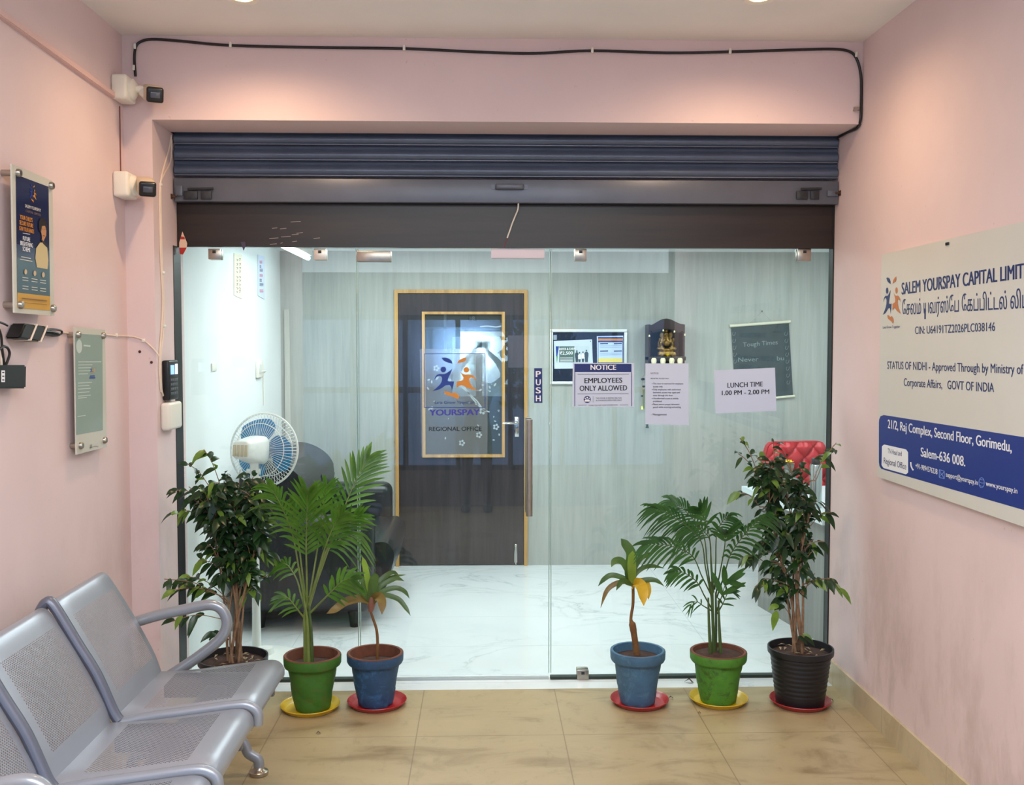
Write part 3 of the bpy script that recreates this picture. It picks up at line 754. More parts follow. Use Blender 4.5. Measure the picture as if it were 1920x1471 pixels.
MB().tube(cr([onX(x, y, XW+0.015) for x, y in ((-12, 606), (-2, 612), (1, 640), (2, 660), (3, 684))], 5), 0.004, 7).build('lead', CABLEW, dl)

# ------------------------------------------------------------------ acrylic posters on the left wall
ACR = mat('milky acrylic', (206, 204, 190), 0.12)
def standoffs(o, spots, off):
    for x, y in spots:
        c = onX(x, y, XW+off); r = Matrix.Rotation(pi/2, 4, 'Y')
        MB().lathe([(0, -off), (0.011, -off), (0.011, 0.0), (0.014, 0.001), (0.014, 0.014), (0.010, 0.019), (0, 0.020)], c, 16, r).build('standoff', STEEL, o)
def acrylic(name, quad, off, label):
    o = thing(name, label, 'poster', onX(*quad[3], XW))
    P = [onX(x, y, XW+off) for x, y in quad]
    MB().prism(P, (0.006, 0, 0)).build('acrylic_sheet', ACR, o, smooth=0); return o
off = 0.045
Q = [(19, 307), (95, 339), (99, 592), (24, 586)]
po = acrylic('framed_poster', Q, off, 'navy and gold child savings poster behind clear acrylic on the left wall')
standoffs(po, ((29, 324), (91, 348), (33, 571), (94.5, 578)), off)
art = Art(lambda x, y: onX(x, y, XW+off+0.0066), (1, 0, 0), 0.0, 0.00025)
PN = mat('poster navy', (34, 42, 78), 0.14); PB = mat('poster steel blue', (62, 78, 104), 0.14); PT = mat('poster slate teal', (78, 104, 116), 0.14); GOLD = mat('poster gold', (206, 160, 76), 0.14)
q = [(29.5, 327), (91, 350), (94, 582), (32.5, 577)]
art.quad('backdrop_print', PN, q, 0, 0, 1, 0.55); art.quad('backdrop_print', PB, q, 0, 0.52, 1, 0.66); art.quad('backdrop_print', PT, q, 0, 0.62, 1, 0.9); art.quad('gold_band', GOLD, q, 0, 0.885, 1, 1)
g = Art.bil(q)
def pt_(m, t, u0, u1, v, h, bold=0.015): 
    a, c = g(u0, v), g(u1, v); art.text('lettering', m, t, a[0], a[1], c[0], c[1], h, bold)
gl_ = lambda u, v: g(u, v)
logo(art, [gl_(0.40, 0.03), gl_(0.62, 0.03), gl_(0.62, 0.17), gl_(0.40, 0.17)], BLUEI, ORANGEI)
CRM = mat('cream print', (220, 216, 206), 0.5)
pt_(CRM, 'SALEM YOURSPAY', 0.26, 0.74, 0.225, 6); pt_(mat('dim bronze print', (130, 100, 90), 0.5), 'CAPITAL LIMITED', 0.28, 0.74, 0.26, 4.6)
OR2 = mat('poster orange', (226, 146, 44), 0.5)
pt_(OR2, "YOUR CHILD'S", 0.10, 0.48, 0.325, 8, 0.03); pt_(OR2, 'SECURE FUTURE', 0.08, 0.50, 0.368, 8, 0.03); pt_(OR2, 'IS IN YOUR HANDS', 0.08, 0.52, 0.411, 8, 0.03)
pt_(WHITEI, 'FUTURE', 0.18, 0.40, 0.482, 8, 0.02); pt_(WHITEI, 'BRIGHTENING', 0.10, 0.48, 0.522, 8, 0.02); pt_(WHITEI, 'SCHEME', 0.17, 0.40, 0.562, 8, 0.02)
a, c = g(0.18, 0.428), g(0.40, 0.424); art.line('lettering', WHITEI, [a, c], 0.8)
for v, (u0, u1) in ((0.61, (0.12, 0.42)), (0.63, (0.08, 0.46))): art.line('lettering', CRM, [g(u0, v), g(u1, v)], 1.4)
# picture of a boy with dark hair and a satchel
SKIN = mat('printed skin', (190, 138, 98), 0.5); HAIR = mat('printed dark hair', (34, 26, 26), 0.5); SHIRT = mat('printed cream shirt', (206, 188, 140), 0.5); STRAP = mat('printed dark jacket', (48, 46, 54), 0.5)
def blob(m, pts, nm='figure_print'): art.poly(nm, m, [g(u, v) for u, v in pts])
blob(SHIRT, [(0.58, 0.52), (0.70, 0.47), (0.82, 0.46), (0.92, 0.50), (0.95, 0.60), (0.92, 0.67), (0.60, 0.67), (0.55, 0.60)])
blob(STRAP, [(0.72, 0.445), (0.78, 0.43), (0.90, 0.46), (0.93, 0.50), (0.80, 0.475)])
blob(SKIN, [(0.72, 0.36), (0.74, 0.32), (0.85, 0.315), (0.90, 0.34), (0.89, 0.40), (0.84, 0.43), (0.80, 0.455), (0.76, 0.44), (0.75, 0.41)])
blob(HAIR, [(0.66, 0.36), (0.66, 0.31), (0.72, 0.275), (0.82, 0.27), (0.90, 0.29), (0.92, 0.34), (0.89, 0.36), (0.86, 0.325), (0.76, 0.335), (0.73, 0.39), (0.69, 0.385)], 'hair_print')
FEAT = mat('printed face lines', (70, 44, 36), 0.5)
for u0, u1, v in ((0.765, 0.795, 0.357), (0.83, 0.86, 0.355), (0.79, 0.84, 0.408)): art.line('face_print', FEAT, [g(u0, v), g(u1, v)], 0.9)
for u in (0.24, 0.52, 0.78):
    c = g(u, 0.72); art.disc('round_marks', mat('pale gold mark', (206, 180, 140), 0.5), c[0], c[1], 2.6, 5)
    for v in (0.765, 0.785, 0.83, 0.85): art.line('lettering', CRM, [g(u-0.09, v), g(u+0.09, v)], 1.1)
for v in (0.925, 0.955): art.line('lettering', mat('bronze print', (120, 84, 40), 0.5), [g(0.12, v), g(0.88, v)], 2.0 if v < 0.94 else 0.8)
art.build(po)
Q = [(137, 613), (194, 618), (198, 837), (141, 852)]
pc = acrylic('framed_certificate', Q, 0.03, 'pale certificate behind clear acrylic beside the adaptor leads')
standoffs(pc, ((142, 627), (189, 629), (147, 835), (192, 825)), 0.03)
art = Art(lambda x, y: onX(x, y, XW+0.0366), (1, 0, 0), 0.0, 0.00025)
q = [(141, 625), (192, 628), (193, 806), (143, 815)]
art.quad('certificate_sheet', mat('grey green certificate', (150, 168, 158), 0.1), q, 0, 0, 1, 1); g = Art.bil(q)
PALE = mat('pale certificate print', (186, 198, 188), 0.5)
art.poly('seal', PALE, [g(0.14+0.11*cos(2*pi*i/14), 0.125+0.07*sin(2*pi*i/14)) for i in range(14)])
art.line('certificate_lines', PALE, [g(0.30, 0.115), g(0.55, 0.12)], 3)
for v, (u0, u1) in ((0.28, (0.1, 0.95)), (0.31, (0.1, 0.62)), (0.34, (0.1, 0.6)), (0.37, (0.1, 0.62)), (0.40, (0.1, 0.45)), (0.49, (0.08, 0.6)), (0.52, (0.08, 0.5)), (0.55, (0.08, 0.55)), (0.585, (0.08, 0.5)), (0.62, (0.08, 0.55)), (0.64, (0.08, 0.4)), (0.82, (0.05, 0.35))): art.line('certificate_lines', PALE, [g(u0, v), g(u1, v)], 1.6)
logo(art, [g(0.52, 0.33), g(0.72, 0.33), g(0.72, 0.40), g(0.52, 0.40)], BLUEI, ORANGEI)
art.line('certificate_lines', BLUEI, [g(0.52, 0.425), g(0.70, 0.425)], 2); art.line('certificate_lines', BLUEI, [g(0.50, 0.445), g(0.72, 0.445)], 2.4)
art.line('signature', mat('grey ink', (120, 116, 110), 0.6), [(169, 841), (172, 835), (170, 833), (168, 839), (178, 836), (184, 837)], 0.8)
art.build(pc)

# ------------------------------------------------------------------ company board on the right wall
BT = 0.022
XB = XR-BT-0.002
def onB(x, y): return onX(x, y, XB)
sb = thing('company_board', 'white and blue company name board on the pink right wall', 'sign', onX(1645, 893, XR))
TLp, BLp = onB(1653, 477), onB(1645, 893); yn = 1.95
P = [TLp, V3((XB, yn, TLp.z+0.008)), V3((XB, yn, BLp.z-0.008)), BLp]
MB().prism(P, (BT, 0, 0)).build('board_panel', mat('white board laminate', (206, 204, 196), 0.5, 0, 0.03, 2), sb, smooth=0)
art = Art(onB, (-1, 0, 0), 0.0003, 0.00015)
BB = mat('board royal blue', (16, 42, 128), 0.45); BW = mat('board white print', (230, 232, 236), 0.5); BN = mat('board navy print', (12, 30, 96), 0.5)
# blue band: left end rounded, runs out of the picture on the near side
def along(x0, y0, s, x): return y0+s*(x-x0)
bt = lambda x: along(1653, 777, 0.158, x); bb = lambda x: along(1653, 879, 0.2875, x)
def far(fn):      # where the band meets the near end of the board
    for x in range(1920, 3600, 4):
        if onB(x, fn(x)).y < yn+0.02: return x-4
    return 3600
xt, xb = far(bt), far(bb)
art.poly('blue_band', BB, [(1657, bt(1657)), (1651, 780), (1648.5, 786), (1648, 792), (1648, 866), (1649, 873), (1652, 878), (1658, bb(1658)), (xb, bb(xb)), (xt, bt(xt))])
TM = 0.02
art.text('lettering', BN, 'SALEM YOURSPAY CAPITAL LIMITED', 1691, 552, 1944, 518, 22, 0.04)
TAM = '\u0bc7\u0b9a\u0bb2\u0bae\u0bcd \u0baf\u0bb5\u0bb0\u0bcd\u0bb8\u0bcd\u0bc7\u0baa \u0bc7\u0b95\u0baa\u0bcd\u0baa\u0bbf\u0b9f\u0bcd\u0b9f\u0bb2\u0bcd \u0bb2\u0bbf\u0bae\u0bbf\u0bc6\u0b9f\u0b9f\u0bcd'
art.text('lettering', BN, TAM, 1692, 590, 1978, 574, 24, 0.014)
art.poly('lettering', BN, [(1733.2, 578), (1733.2, 598), (1736, 598), (1736, 578)])
art.text('lettering', BN, 'CIN: U64191TZ2026PLC038146', 1716, 626, 1866, 620, 14, 0.014)
art.text('lettering', BN, 'STATUS OF NIDHI - Approved Through by Ministry of', 1664, 691, 1919, 701, 14, 0.014)
art.text('lettering', BN, 'Corporate Affairs,   GOVT OF INDIA', 1695, 723, 1864, 735, 14.5, 0.016)
art.text('lettering', BW, '21/2, Raj Complex, Second Floor, Gorimedu,', 1665, 802, 1897, 847, 16, 0.024)
art.text('lettering', BW, 'Salem-636 008.', 1727, 855, 1810, 874, 17, 0.026)
g = Art.bil([(1654, 832), (1703, 843), (1703, 890), (1653, 876)])
art.poly('white_tablet', BW, [g(u, v) for u, v in ((0.08, 0), (0.92, 0), (1, 0.1), (1, 0.9), (0.92, 1), (0.08, 1), (0, 0.9), (0, 0.1))])
art.text('lettering', BN, 'TN Head and', 1665, 849, 1691, 855, 9, 0.01); art.text('lettering', BN, 'Regional Office', 1657.5, 868, 1699.5, 880, 11, 0.012)
art.text('lettering', BW, '+91-9894576238', 1717, 877, 1758, 889, 9.5, 0.016); art.text('lettering', BW, 'support@yourspay.in', 1774, 893, 1833.5, 909, 9, 0.014); art.text('lettering', BW, 'www.yourspay.in', 1849, 910, 1908, 925, 9.5, 0.018)
art.line('phone_mark', BW, [(1708, 866), (1708.5, 873), (1711, 879), (1713, 881)], 2.6)
PB2 = mat('board pale blue print', (120, 150, 220), 0.5)
e = [(1761.5, 880), (1771, 883), (1771, 897), (1761.5, 894.5), (1761.5, 880)]
art.line('envelope_mark', PB2, e, 1.1); art.line('envelope_mark', PB2, [(1761.5, 880), (1766, 890), (1771, 883)], 1.0); art.line('envelope_mark', PB2, [(1761.5, 894.5), (1766, 888), (1771, 897)], 0.9)
for a0 in range(16):
    a1, a2 = 2*pi*a0/16, 2*pi*(a0+1)/16
    art.line('globe_mark', PB2, [(1841+5*cos(a1), 904.5+9.5*sin(a1)), (1841+5*cos(a2), 904.5+9.5*sin(a2))], 1.1)
for y in (898, 904, 910): art.line('globe_mark', PB2, [(1837, y-1), (1841, y+1.2), (1845, y+1)], 0.9)
logo(art, [(1655.5, 519.5), (1690, 516.5), (1690, 606.5), (1655.5, 607.5)], BN, mat('board orange print', (188, 108, 34), 0.5))
art.text('lettering', BN, 'Lets Grow Together', 1656, 615.5, 1688, 614, 4.6, 0.006)
art.build(sb)
b = MB().box((XB-0.004, onB(1777, 462).y-0.012, TLp.z-0.02), (XB, onB(1777, 462).y+0.012, TLp.z-0.010)); b.build('fixing_mark', DKGREY, sb, smooth=0)
# ------------------------------------------------------------------ things stuck on the glass
def sheet(name, quad, label, cat='notice', m=PAPER, th=0.0006):
    P = [onG(x, y, 0.0015) for x, y in quad]
    o = thing(name, label, cat, (P[3]+P[2])/2)
    MB().prism(P, (0, th, 0)).build('paper', m, o, smooth=0)
    return o, Art(lambda x, y: onG(x, y, 0.0015), (0, -1, 0), 0.0006, 0.0003)
o, art = sheet('paper_notice', [(1074, 680), (1189, 680), (1189, 763), (1073, 762)], 'white and navy notice on the glass allowing employees only')
art.rect('header_band', NAVY, 1077, 682, 1184, 697)
art.text('lettering', WHITEI, 'NOTICE', 1107.5, 693, 1155, 693, 9.5, 0.03)
art.text('lettering', INK, 'EMPLOYEES', 1096, 718, 1166.5, 717, 9.5, 0.02); art.text('lettering', INK, 'ONLY ALLOWED', 1087, 732.5, 1175.5, 731.5, 9.7, 0.02)
for x in (1077.7, 1184.3): art.line('ruled_lines', NAVY, [(x, 697), (x, 761)], 1.2)
for y, x0, x1 in ((701.5, 1083, 1179), (738, 1083, 1178.5), (759.3, 1084, 1100), (759, 1162, 1178)): art.line('ruled_lines', INK, [(x0, y), (x1, y-0.4)], 0.6)
art.disc('round_badge', NAVY, 1101, 748.5, 6.6, 6.6)
for x, y, r in ((1101, 745, 1.6), (1097.3, 746.4, 1.1), (1104.7, 746.4, 1.1)): art.disc('badge_figures', WHITEI, x, y, r, r, 10)
art.poly('badge_figures', WHITEI, [(1096, 750), (1098, 748.4), (1104, 748.4), (1106, 750), (1105.6, 752.6), (1096.4, 752.6)])
art.line('ruled_lines', INK, [(1112, 742.5), (1112, 754)], 0.4)
art.text('lettering', INK, 'THIS DOOR IS RESTRICTED FOR', 1117, 747.3, 1165.5, 746.8, 2.4, 0.0); art.text('lettering', INK, 'AUTHORIZED EMPLOYEES ONLY', 1117, 751.8, 1166, 751, 2.4, 0.0)
art.text('lettering', INK, 'THANK YOU FOR YOUR COOPERATION', 1103, 760.6, 1158, 759.8, 2.2, 0.0)
art.build(o)
o, art = sheet('paper_notice', [(1210, 681), (1291, 681), (1292, 797), (1210, 795)], 'tall white notice on the glass listing door access rules below the shrine')
RED = mat('dark red print', (96, 52, 60), 0.7)
art.text('lettering', RED, 'NOTICE:', 1220, 701, 1235, 701, 3.2, 0.005); art.text('lettering', INK, 'BIOMETRIC ACCESS ONLY', 1220, 710.3, 1254.5, 710.3, 2.4, 0.005)
for y, x0, x1, t in ((720.3, 1224, 1281, 'This door is restricted for employee'), (725.8, 1224, 1243, 'access only.'), (731.4, 1224, 1276, 'Only employees with authorized'), (736.8, 1224, 1274.5, 'biometric access may open and'), (742.3, 1224, 1262, 'enter through this door.'), (748, 1224, 1272, 'Unauthorized access is strictly'), (753.3, 1224, 1241.5, 'prohibited.'), (759, 1224, 1274, 'Please ensure proper biometric'), (764.3, 1224, 1277, 'punch while entering and exiting.')):
    art.text('lettering', INK, t, x0+0.5, y, x1, y, 3.0, 0.008)
    if t[0] in 'TOUP': art.disc('bullet_marks', INK, 1222.6, y-1.2, 0.7, 0.7, 8)
art.text('lettering', INK, '- Management', 1220.5, 778.3, 1250, 778.3, 3.6, 0.012)
art.build(o)
o, art = sheet('paper_notice', [(1339, 694), (1453, 689), (1456, 770), (1342, 775)], 'tilted white sheet on the glass giving the lunch time')
art.text('lettering', INK, 'LUNCH TIME', 1364, 726.5, 1430, 724, 9.0, 0.018); art.text('lettering', INK, '1.00 PM - 2.00 PM', 1353.5, 740.5, 1442, 738, 8.4, 0.018)
art.build(o)
q = [(1001.5, 690), (1016.5, 690), (1017, 755), (1001.5, 755)]
o, art = sheet('push_sticker', q, 'narrow navy PUSH sticker on the glass door above the handle', 'sticker', NAVY)
for k, ch in enumerate('PUSH'): art.text('lettering', WHITEI, ch, 1005, 706.5+15.2*k, 1013.5, 706.5+15.2*k, 11.2, 0.03)
art.build(o)
FILM = m_glass('clear sticker film', (0.96, 0.98, 0.98), 0.10, 0.07)
o, art = sheet('logo_sticker', [(787, 654), (915, 653), (914, 853), (790, 856)], 'clear logo sticker on the glass door in front of the glazed wooden door', 'sticker', FILM)
fr = [(795.5, 663), (909.5, 662.5), (909.5, 764), (795.5, 763.5), (795.5, 663)]
art.line('border_line', BLUEI, fr, 1.1)
logo(art, [(811, 669), (896, 669), (896, 748.5), (811, 748.5)], BLUEI, ORANGEI)
art.text('lettering', NAVY, 'Lets Grow Together', 815.5, 756.8, 889.5, 756.3, 5.4, 0.008)
art.text('lettering', mat('violet blue print', (62, 58, 170), 0.55), 'YOURSPAY', 805.5, 778.5, 899.5, 777.5, 11, 0.03)
art.text('lettering', INK, 'REGIONAL OFFICE', 804.5, 807.5, 903, 807, 7.6, 0.006)
art.build(o)
# torn scraps on the fascia edge and the loose wire
p = onY(342, 434, 4.89)
o = thing('paper_tag', 'pointed red and white paper tag at the left end of the fascia', 'paper tag', onY(342, 475, 4.885))
MB().prism([onY(x, y, 4.885) for x, y in ((342, 434), (336, 455), (336, 464), (350, 464), (351, 456))], (0, 0.002, 0)).build('white_half', mat('faded paper', (226, 190, 166), 0.8), o, smooth=0)
art = Art(lambda x, y: onY(x, y, 4.885), (0, -1, 0)); RDP = mat('red paper', (178, 40, 34), 0.7)
art.poly('red_stripe', RDP, [(339.5, 443), (338, 448.5), (347, 448.5), (345.5, 444)]); art.build(o)
MB().prism([onY(x, y, 4.885) for x, y in ((336, 464), (337, 476), (343, 477), (350, 464))], (0, 0.002, 0)).build('red_half', RDP, o, smooth=0)
o = MB().prism([onY(x, y, 4.89) for x, y in ((451, 453), (460, 453), (461, 459), (457, 470), (453, 460))], (0, 0.001, 0)).build('paper_scrap', mat('dark torn paper', (70, 64, 84), 0.8), smooth=0, origin=onY(456, 460, 4.89)); tag(o, 'small dark torn paper scrap on the fascia edge', 'scrap')
o = thing('loose_wire', 'short white wire dangling below the middle of the shutter', 'wire', onY(972, 381, 4.87))
MB().tube(cr([onY(x, y, z) for x, y, z in ((972, 379, 4.85), (971, 392, 4.855), (966, 405, 4.87), (960, 420, 4.88), (956, 432, 4.885), (951, 446, 4.887))], 4), 0.0036, 8).build('sheath', WHITEP, o)
MB().tube([onY(951, 446, 4.887), onY(948, 455, 4.89), onY(944, 464, 4.895)], 0.0014, 6).build('bare_core', mat('copper core', (150, 60, 40), 0.4), o)

# ------------------------------------------------------------------ office: wall things
def onW(x, y, d=0.0): return onY(x, y, YB-d)
p, q = onY(528, 456, 5.9), onW(581, 483, 0.15)
xt = onY(578, 480, 7.25).x
o = thing('tube_light', 'lit white tube light on the office ceiling above the armchair', 'lamp', (xt, 6.6, 2.36))
MB().box((xt-0.03, 5.95, 2.30), (xt+0.03, 7.25, 2.36), 0.006).build('batten', WHITEP, o)
MB().tube([(xt, 5.97, 2.285), (xt, 7.24, 2.285)], 0.017, 12).build('tube', mat('lit tube', (255, 255, 255), 0.4, emit=(225, 245, 255), estr=7), o)
# notice board
BX0, BX1, BZ0, BZ1 = onW(1031, 670).x, onW(1175, 670).x, onW(1100, 720).z, onW(1100, 617).z
o = thing('notice_board', 'dark notice board in a white aluminium frame on the office wall', 'notice board', ((BX0+BX1)/2, YB, BZ0))
MB().box((BX0+0.01, YB-0.012, BZ0+0.01), (BX1-0.01, YB, BZ1-0.01)).build('felt_panel', mat('dark navy felt', (26, 36, 60), 0.9, 0, 0.1, 30), o, smooth=0)
f = MB(); t = 0.022
f.box((BX0, YB-0.022, BZ0), (BX1, YB, BZ0+t), 0.004).box((BX0, YB-0.022, BZ1-t), (BX1, YB, BZ1), 0.004).box((BX0, YB-0.022, BZ0+t), (BX0+t, YB, BZ1-t), 0.004).box((BX1-t, YB-0.022, BZ0+t), (BX1, YB, BZ1-t), 0.004)
f.build('frame', mat('white aluminium', (226, 232, 230), 0.35, 0.3), o)
def pinned(quad, label, m=PAPER):
    P = [onW(x, y, 0.0135) for x, y in quad]; o = thing('pinned_paper', label, 'paper', (P[2]+P[3])/2)
    MB().prism(P, (0, 0.0008, 0)).build('paper', m, o, smooth=0)
    return o, Art(lambda x, y: onW(x, y, 0.0135), (0, -1, 0), 0.0006, 0.0004)
o, art = pinned([(1038.5, 639), (1110, 636), (1112, 690), (1039.5, 691)], 'landscape poster of a suited group pinned on the notice board')
art.rect('print_panel', mat('pale print panel', (198, 212, 220), 0.7), 1042, 648.5, 1105, 679.5); art.rect('print_panel', mat('grey green print', (86, 112, 108), 0.7), 1048.5, 649, 1077, 679)
art.poly('colour_flash', BLUEI, [(1042, 649), (1048, 649), (1045, 668), (1043, 668)]); art.poly('colour_flash', mat('green print', (90, 160, 90), 0.7), [(1043, 668), (1046, 667), (1044, 680)])
art.text('lettering', WHITEI, 'REFER & EARN', 1049, 656.3, 1079, 655.3, 4.2, 0.03); art.text('lettering', WHITEI, '\u20b92,500', 1049.5, 664.8, 1074, 664.2, 6, 0.02)
for y in (670.5, 673, 675.5, 678): art.line('print_lines', WHITEI, [(1050, y), (1074, y-0.4)], 0.8)
SUIT = mat('printed suit', (58, 72, 86), 0.7)
for x, y, w, m in ((1081.5, 658, 3.6, SUIT), (1086.5, 661, 2.8, WHITEI), (1093, 660, 2.8, WHITEI), (1099.5, 657, 3.9, SUIT)):
    art.disc('figure_print', SUIT, x, y, 1.3, 1.7, 10); art.poly('figure_print', m, [(x-w, y+5), (x-w*0.4, y+2.2), (x+w*0.4, y+2.2), (x+w, y+5), (x+w*0.9, y+12), (x-w*0.9, y+12)])
    art.poly('figure_print', SUIT, [(x-w*0.8, y+12), (x+w*0.8, y+12), (x+w*0.6, 678.5), (x-w*0.6, 678.5)])
art.disc('pin', INK, 1107, 639.5, 0.9, 0.9, 8)
art.build(o)
o, art = pinned([(1119, 630), (1168.5, 629), (1168.5, 700), (1120, 700)], 'portrait form with orange and yellow bands pinned on the notice board')
art.rect('print_panel', BLUEI, 1121, 631.5, 1168, 698); art.rect('print_panel', mat('pale blue form', (196, 216, 242), 0.7), 1122, 641.5, 1167, 671.5)
art.rect('colour_band', ORANGEI, 1121.5, 634.5, 1167.5, 638.5); art.rect('colour_band', mat('yellow print', (232, 214, 110), 0.7), 1122, 671.5, 1167, 679)
for y in (644, 658):
    for x0, x1 in ((1125, 1140), (1151, 1166)): art.line('print_lines', NAVY, [(x0, y), (x1, y-0.3)], 1.6)
for y in (648, 651, 662, 665): art.line('print_lines', mat('faint blue print', (150, 176, 214), 0.7), [(1125, y), (1165, y-0.3)], 0.7)
art.build(o)
o, art = pinned([(1037.5, 628), (1044, 627.5), (1044, 636.5), (1037.5, 637)], 'grey sheet tucked at the left edge of the notice board', mat('grey paper', (150, 162, 178), 0.8)); art.build(o)
# shrine with a seated figure
WEN = mat('dark wenge wood', (44, 26, 26), 0.35, 0, 0.2, 14)
SX0, SX1, SZ0, SZ1 = onW(1212, 640).x, onW(1285, 640).x, onW(1248, 700).z, onW(1248, 606).z
dpt = 0.16; yf = YB-dpt
o = thing('wall_shrine', 'dark wooden wall shrine with an arched top on the office wall', 'shrine', ((SX0+SX1)/2, YB, SZ0))
SX0 = onY(1216, 640, yf).x; SX1 = onY(1284, 640, yf).x; SZ1 = onY(1248, 608, yf).z; zsh = onY(1250, 668, yf).z
MB().box((SX0, yf, SZ0), (SX0+0.014, YB, SZ1)).box((SX1-0.014, yf, SZ0), (SX1, YB, SZ1)).build('side_panel', WEN, o, smooth=0)
MB().box((SX0+0.014, YB-0.012, SZ0), (SX1-0.014, YB, SZ1)).build('back_panel', mat('near black wood', (24, 18, 20), 0.5), o, smooth=0)
MB().box((SX0, yf-0.02, zsh-0.03), (SX1+0.006, YB-0.012, zsh), 0.004).build('shelf_board', WEN, o)
crest = [(1216, 610), (1224, 608), (1234, 602), (1242, 598), (1250, 597), (1258, 598.5), (1267, 603), (1276, 607), (1284, 608), (1284, 622), (1278, 620), (1274, 623), (1266, 621), (1258, 618), (1250, 617), (1242, 618), (1234, 621), (1226, 623), (1221, 620), (1216, 622)]
MB().prism([onY(x, y, yf-0.008) for x, y in crest], (0, 0.014, 0)).build('crest', WEN, o, smooth=0)
MB().box((SX0+0.014, yf+0.006, SZ1-0.03), (SX1-0.014, YB-0.012, SZ1-0.018)).build('roof_board', WEN, o, smooth=0)
BRZ = mat('aged brass statue', (150, 118, 62), 0.35, 0.55, 0.35, 60)
ys = yf+0.055; C = lambda x, y: onY(x, y, ys); u = 1/ (FPX/ys)
o2 = thing('seated_statue', 'brass seated elephant headed statue on the shrine shelf', 'statue', C(1249, 668))
b = MB(); zb = zsh
def el(x, y, rx, ry, rz, dy=0.0): b.ball(C(x, y)+V3((0, dy, 0)), 1.0, (rx*u, ry*u, rz*u), 8)
p, q = C(1233, 659), C(1265, 669); b.box((p.x, ys-0.05, zsh), (q.x, ys+0.045, p.z), 0.006)
el(1249, 640, 8.5, 7, 9); el(1249, 643, 6.2, 7, 6, -0.022); el(1249, 627, 6, 5.5, 6.5); el(1240.5, 628, 4.2, 1.6, 6); el(1257.5, 628, 4.2, 1.6, 6)
el(1249, 619, 4.5, 4.5, 4.5); el(1249, 615, 2.6, 2.6, 4)
el(1238, 653, 8, 6, 4, -0.02); el(1260, 653, 8, 6, 4, -0.02); el(1249, 655.5, 9, 6, 3, -0.03)
b.tube(cr([C(1249, 628)+V3((0, -0.02, 0)), C(1249.5, 634)+V3((0, -0.036, 0)), C(1251, 639)+V3((0, -0.044, 0)), C(1255, 640)+V3((0, -0.044, 0)), C(1256, 637)+V3((0, -0.042, 0))], 4), [2.6*u-0.0002*i for i in range(17)], 8)
for sx in (-1, 1):
    b.tube(cr([C(1249+7*sx, 634), C(1249+12.5*sx, 640)+V3((0, -0.012, 0)), C(1249+13*sx, 634)+V3((0, -0.03, 0))], 4), 2.1*u, 8)
    b.tube(cr([C(1249+7*sx, 635), C(1249+11*sx, 645)+V3((0, -0.014, 0)), C(1249+9*sx, 650)+V3((0, -0.036, 0))], 4), 2.2*u, 8)
for px_ in (1236, 1262): el(px_, 646, 3.2, 3, 9, 0.02)
for k in range(5): el(1235+7*k, 664, 3, 3, 3, -0.045)
b.build('figure', BRZ, o2, smooth=180, mods=[('REMESH', dict(mode='VOXEL', voxel_size=0.0035, use_smooth_shade=True))])
def bloom(name, c, r, label, cat='flower', m=None):
    b = MB(); m = m or mat('yellow petals', (246, 222, 30), 0.6)
    for ring, (k, tilt, rr) in enumerate(((10, 0.35, 1.0), (8, 0.8, 0.8), (5, 1.2, 0.5))):
        for i in range(k):
            a = 2*pi*(i+0.5*ring)/k; d = V3((cos(a), sin(a), 0)); p0 = V3(c); p1 = p0+d*r*rr*0.6*cos(tilt)+V3((0, 0, r*0.6*sin(tilt))); p2 = p0+d*r*rr*cos(tilt)+V3((0, 0, r*rr*sin(tilt)))
            b.strip([p0, p1, p2], [r*0.1, r*0.22, r*0.04], (0, 0, 1), 0.2)
    b.ball(c, r*0.2, n=5)
    return tag(b.build(name, m, origin=c), label, cat)
c = onY(1252, 666, yf-0.01); c.z = zsh
o = bloom('yellow_flower', c+V3((0, 0.005, 0.004)), 0.030, 'yellow flower lying at the foot of the brass statue')
for k, x in enumerate((1226, 1243, 1259.5, 1275)):
    c = onY(x, 676, yf-0.028)
    o = thing('string_bulb', ('leftmost', 'second from left', 'third from left', 'rightmost')[k]+' of the cream bulbs hung under the shrine shelf', 'bulb', c, 'cream bulbs below the shrine')
    MB().lathe([(0, 0.022), (0.014, 0.020), (0.020, 0.008), (0.020, -0.006), (0.016, -0.022), (0, -0.026)], c, 14).build('glass_bulb', mat('cream bulb', (236, 228, 190), 0.4), o)
    MB().tube([c+V3((0, 0, 0.02)), c+V3((0, 0.012, 0.03))], 0.005, 6).build('cap', BLACK, o)
o = thing('bell_garland', 'string of small brass bells draped under the shrine crest', 'garland', onY(1249, 620, yf-0.014))
MB().tube(cr([onY(x, y, yf-0.012) for x, y in ((1217, 625), (1230, 619), (1243, 616), (1256, 616), (1268, 620), (1284, 626))], 4), 0.0018, 6).build('thread', BLACK, o)
for x, y in ((1217.5, 629), (1243.5, 619), (1264.5, 621), (1284, 627)):
    c = onY(x, y, yf-0.014); MB().lathe([(0, 0.008), (0.005, 0.006), (0.008, -0.006), (0.009, -0.008), (0, -0.008)], c, 10).build('bell', mat('pale brass', (226, 214, 170), 0.25, 0.5), o)
o = thing('hanging_beads', 'dark bead string with a brass bell hanging left of the access notice', 'beads', onY(1204, 700, YB-0.03))
yb_ = YB-0.03
MB().tube(cr([onY(x, y, yb_) for x, y in ((1214, 700), (1206, 705), (1204, 722), (1204, 742), (1203.5, 764))], 4), 0.002, 6).build('thread', mat('dull brass wire', (160, 140, 90), 0.5), o)
for x, y, r in ((1205.5, 710.5, 0.012), (1207, 724, 0.010), (1204, 742, 0.008)): MB().ball(onY(x, y, yb_), r, (1.3, 1, 0.8), 6).build('bead', BLACK, o)
